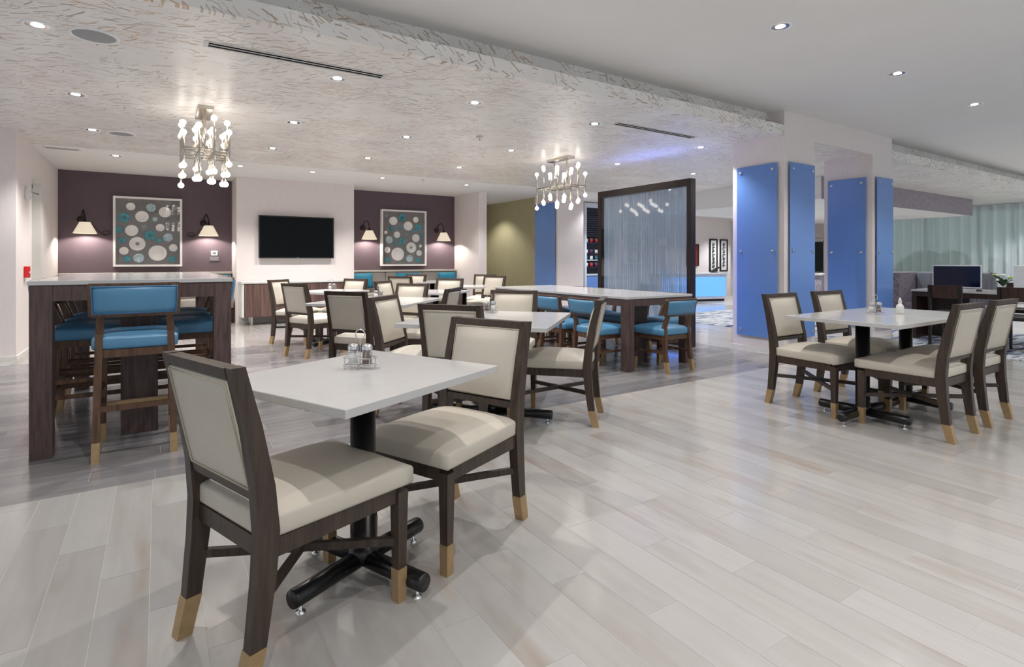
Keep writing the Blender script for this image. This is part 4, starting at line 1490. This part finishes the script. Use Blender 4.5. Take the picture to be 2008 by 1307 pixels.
monitor(3.16, 'monitor with dark navy screen on the lounge desk', False)
monitor(2.24, 'monitor with pale back turned to the camera at the right edge', True)
t = tag(obj('computer_mouse', lathe(bm_new(), [(0, 0.03), (0.02, 0.026), (0.035, 0.01), (0.036, 0.0), (0, 0)], 16), BLACK, smooth=True), 'black mouse on the white desk beside the navy screen', 'mouse')
t.location = (9.52, 2.86, 0.7335)


def desk_chair_proto():
    t = thing('desk_chair', 'x', 'chair')
    for s in (-1, 1):
        st = [(s * 0.17, -0.22, 0, 0.03, 0.03), (s * 0.17, -0.20, 0.42, 0.032, 0.034), (s * 0.17, -0.245, 0.80, 0.028, 0.028)]
        obj('leg', post(bm_new(), st), BLACK, t)
        obj('leg', post(bm_new(), [(s * 0.17, 0.2, 0, 0.026, 0.026), (s * 0.17, 0.19, 0.40, 0.032, 0.032)]), BLACK, t)
    obj('seat', pad(bm_new(), 0.40, 0.43, -0.20, 0.22, 0.401, 0.455, 0.015), plain('black_leather', (26, 24, 24), 0.45), t, True)
    bm = bm_new()
    n = 9
    loops = []
    for zz, o in ((0.645, 0.0), (0.82, -0.02)):
        a = [(-0.19 + 0.38 * i / (n - 1), -0.245 + o + 0.03 * (-1 + 2 * i / (n - 1)) ** 2, zz) for i in range(n)]
        b = [(x, y + 0.024, z) for x, y, z in a]
        loops.append(a + b[::-1])
    loft(bm, loops)
    obj('back_board', bm, DESK_WOOD, t)
    return t


DK = desk_chair_proto()
place(DK, USED, 'dark wood desk chair in front of the navy computer screen', (9.12, 3.04, 0.008), R(-90), 'dark desk chairs at the computer desk')
place(DK, USED, 'dark wood desk chair in front of the pale-backed monitor', (9.12, 2.30, 0.008), R(-90), 'dark desk chairs at the computer desk')
place(DK, USED, 'dark wood desk chair on the far side of the computer desk', (10.5, 2.7, 0.008), R(90), 'dark desk chairs at the computer desk')

t = thing('flower_vase', 'clear vase with white flowers and dark green leaves on the desk', 'flowers', (9.72, 2.66, 0.7335))
obj('vase', lathe(bm_new(), [(0, 0.0), (0.03, 0), (0.034, 0.01), (0.028, 0.05), (0.04, 0.09), (0.038, 0.09), (0.026, 0.05), (0.03, 0.01), (0, 0.006)], 18), CLEAR, t, True)
PETAL = plain('petal_white', (232, 232, 226), 0.6)
LIME = plain('petal_lime', (168, 190, 84), 0.6)
LEAF = plain('leaf_green', (38, 70, 34), 0.5, var=0.3)
rr = random.Random(3)
for k in range(16):
    a = rr.random() * 2 * PI
    ln = 0.05 + 0.07 * rr.random()
    tip = Vector((ln * math.cos(a), ln * math.sin(a), 0.14 + 0.09 * rr.random()))
    root = Vector((0, 0, 0.07))
    sd = (tip - root).cross(Vector((0, 0, 1))).normalized() * 0.022
    bm = bm_new()
    mid = root.lerp(tip, 0.55) + Vector((0, 0, 0.012))
    v = [bm.verts.new(p) for p in (root, mid - sd, tip, mid + sd, mid + Vector((0, 0, 0.008)))]
    for i in range(4):
        bm.faces.new((v[i], v[(i + 1) % 4], v[4]))
    obj('leaf', bm, LEAF, t, True)
for k in range(3):
    a = 0.4 + k
    obj('leaf', tube(bm_new(), [(0, 0, 0.08), (0.04 * math.cos(a), 0.06, 0.2), (0.06 * math.cos(a), 0.11 + 0.02 * k, 0.24 + 0.02 * k)], [0.004, 0.01, 0.002], 6), LEAF, t, True)
for k in range(8):
    a = 2 * PI * k / 8 + 0.3
    rr2 = 0.03 + 0.055 * rr.random()
    cpos = (rr2 * math.cos(a), rr2 * math.sin(a) * 1.3, 0.15 + 0.08 * rr.random())
    bm = bm_new()
    for q in range(6):
        b = 2 * PI * q / 6
        m = Matrix.Translation((cpos[0] + 0.011 * math.cos(b), cpos[1] + 0.011 * math.sin(b), cpos[2])) @ Matrix.Diagonal((0.9, 0.9, 1.2, 1))
        bmesh.ops.create_icosphere(bm, subdivisions=1, radius=0.014, matrix=m)
    obj('blossom', bm, LIME if k in (2, 5) else PETAL, t, True)

SPECK = plain('speckled_lilac_fabric', (120, 112, 124), 0.85, var=0.55, scale=40)
STRIPE = plain('grey_striped_fabric', (112, 114, 124), 0.85, var=0.3, scale=40, stretch=(1, 1, 0.04))
t = thing('lounge_booth', 'high backed speckled grey booth seat behind the computer desk', 'booth', (10.9, 3.95, 0.008))
obj('wing_side', B(-0.36, 0.36, 0.28, 0.42, 0, 0.955, bev=0.03, seg=3), SPECK, t, True)
obj('backrest', B(0.24, 0.40, -0.8, 0.279, 0, 0.955, bev=0.03, seg=3), STRIPE, t, True)
obj('seat', pad(bm_new(), 0.55, 0.55, -0.8, 0.27, 0.12, 0.44, 0.02, M=Matrix.Translation((-0.06, 0, 0))), SPECK, t, True)
t = thing('lounge_booth', 'pale topped booth seat glimpsed between the columns and curtains', 'booth', (14.5, 6.3, 0.0))
obj('backrest', B(-2.0, 2.0, 0.25, 0.42, 0, 0.82, bev=0.02), MOTTLE, t, True)
obj('cap_rail', B(-2.02, 2.02, 0.23, 0.44, 0.821, 0.86), BASEB, t)
obj('seat', B(-2.0, 2.0, -0.35, 0.249, 0.1, 0.45, bev=0.03, seg=3), plain('dark_seat', (52, 50, 54), 0.8), t, True)
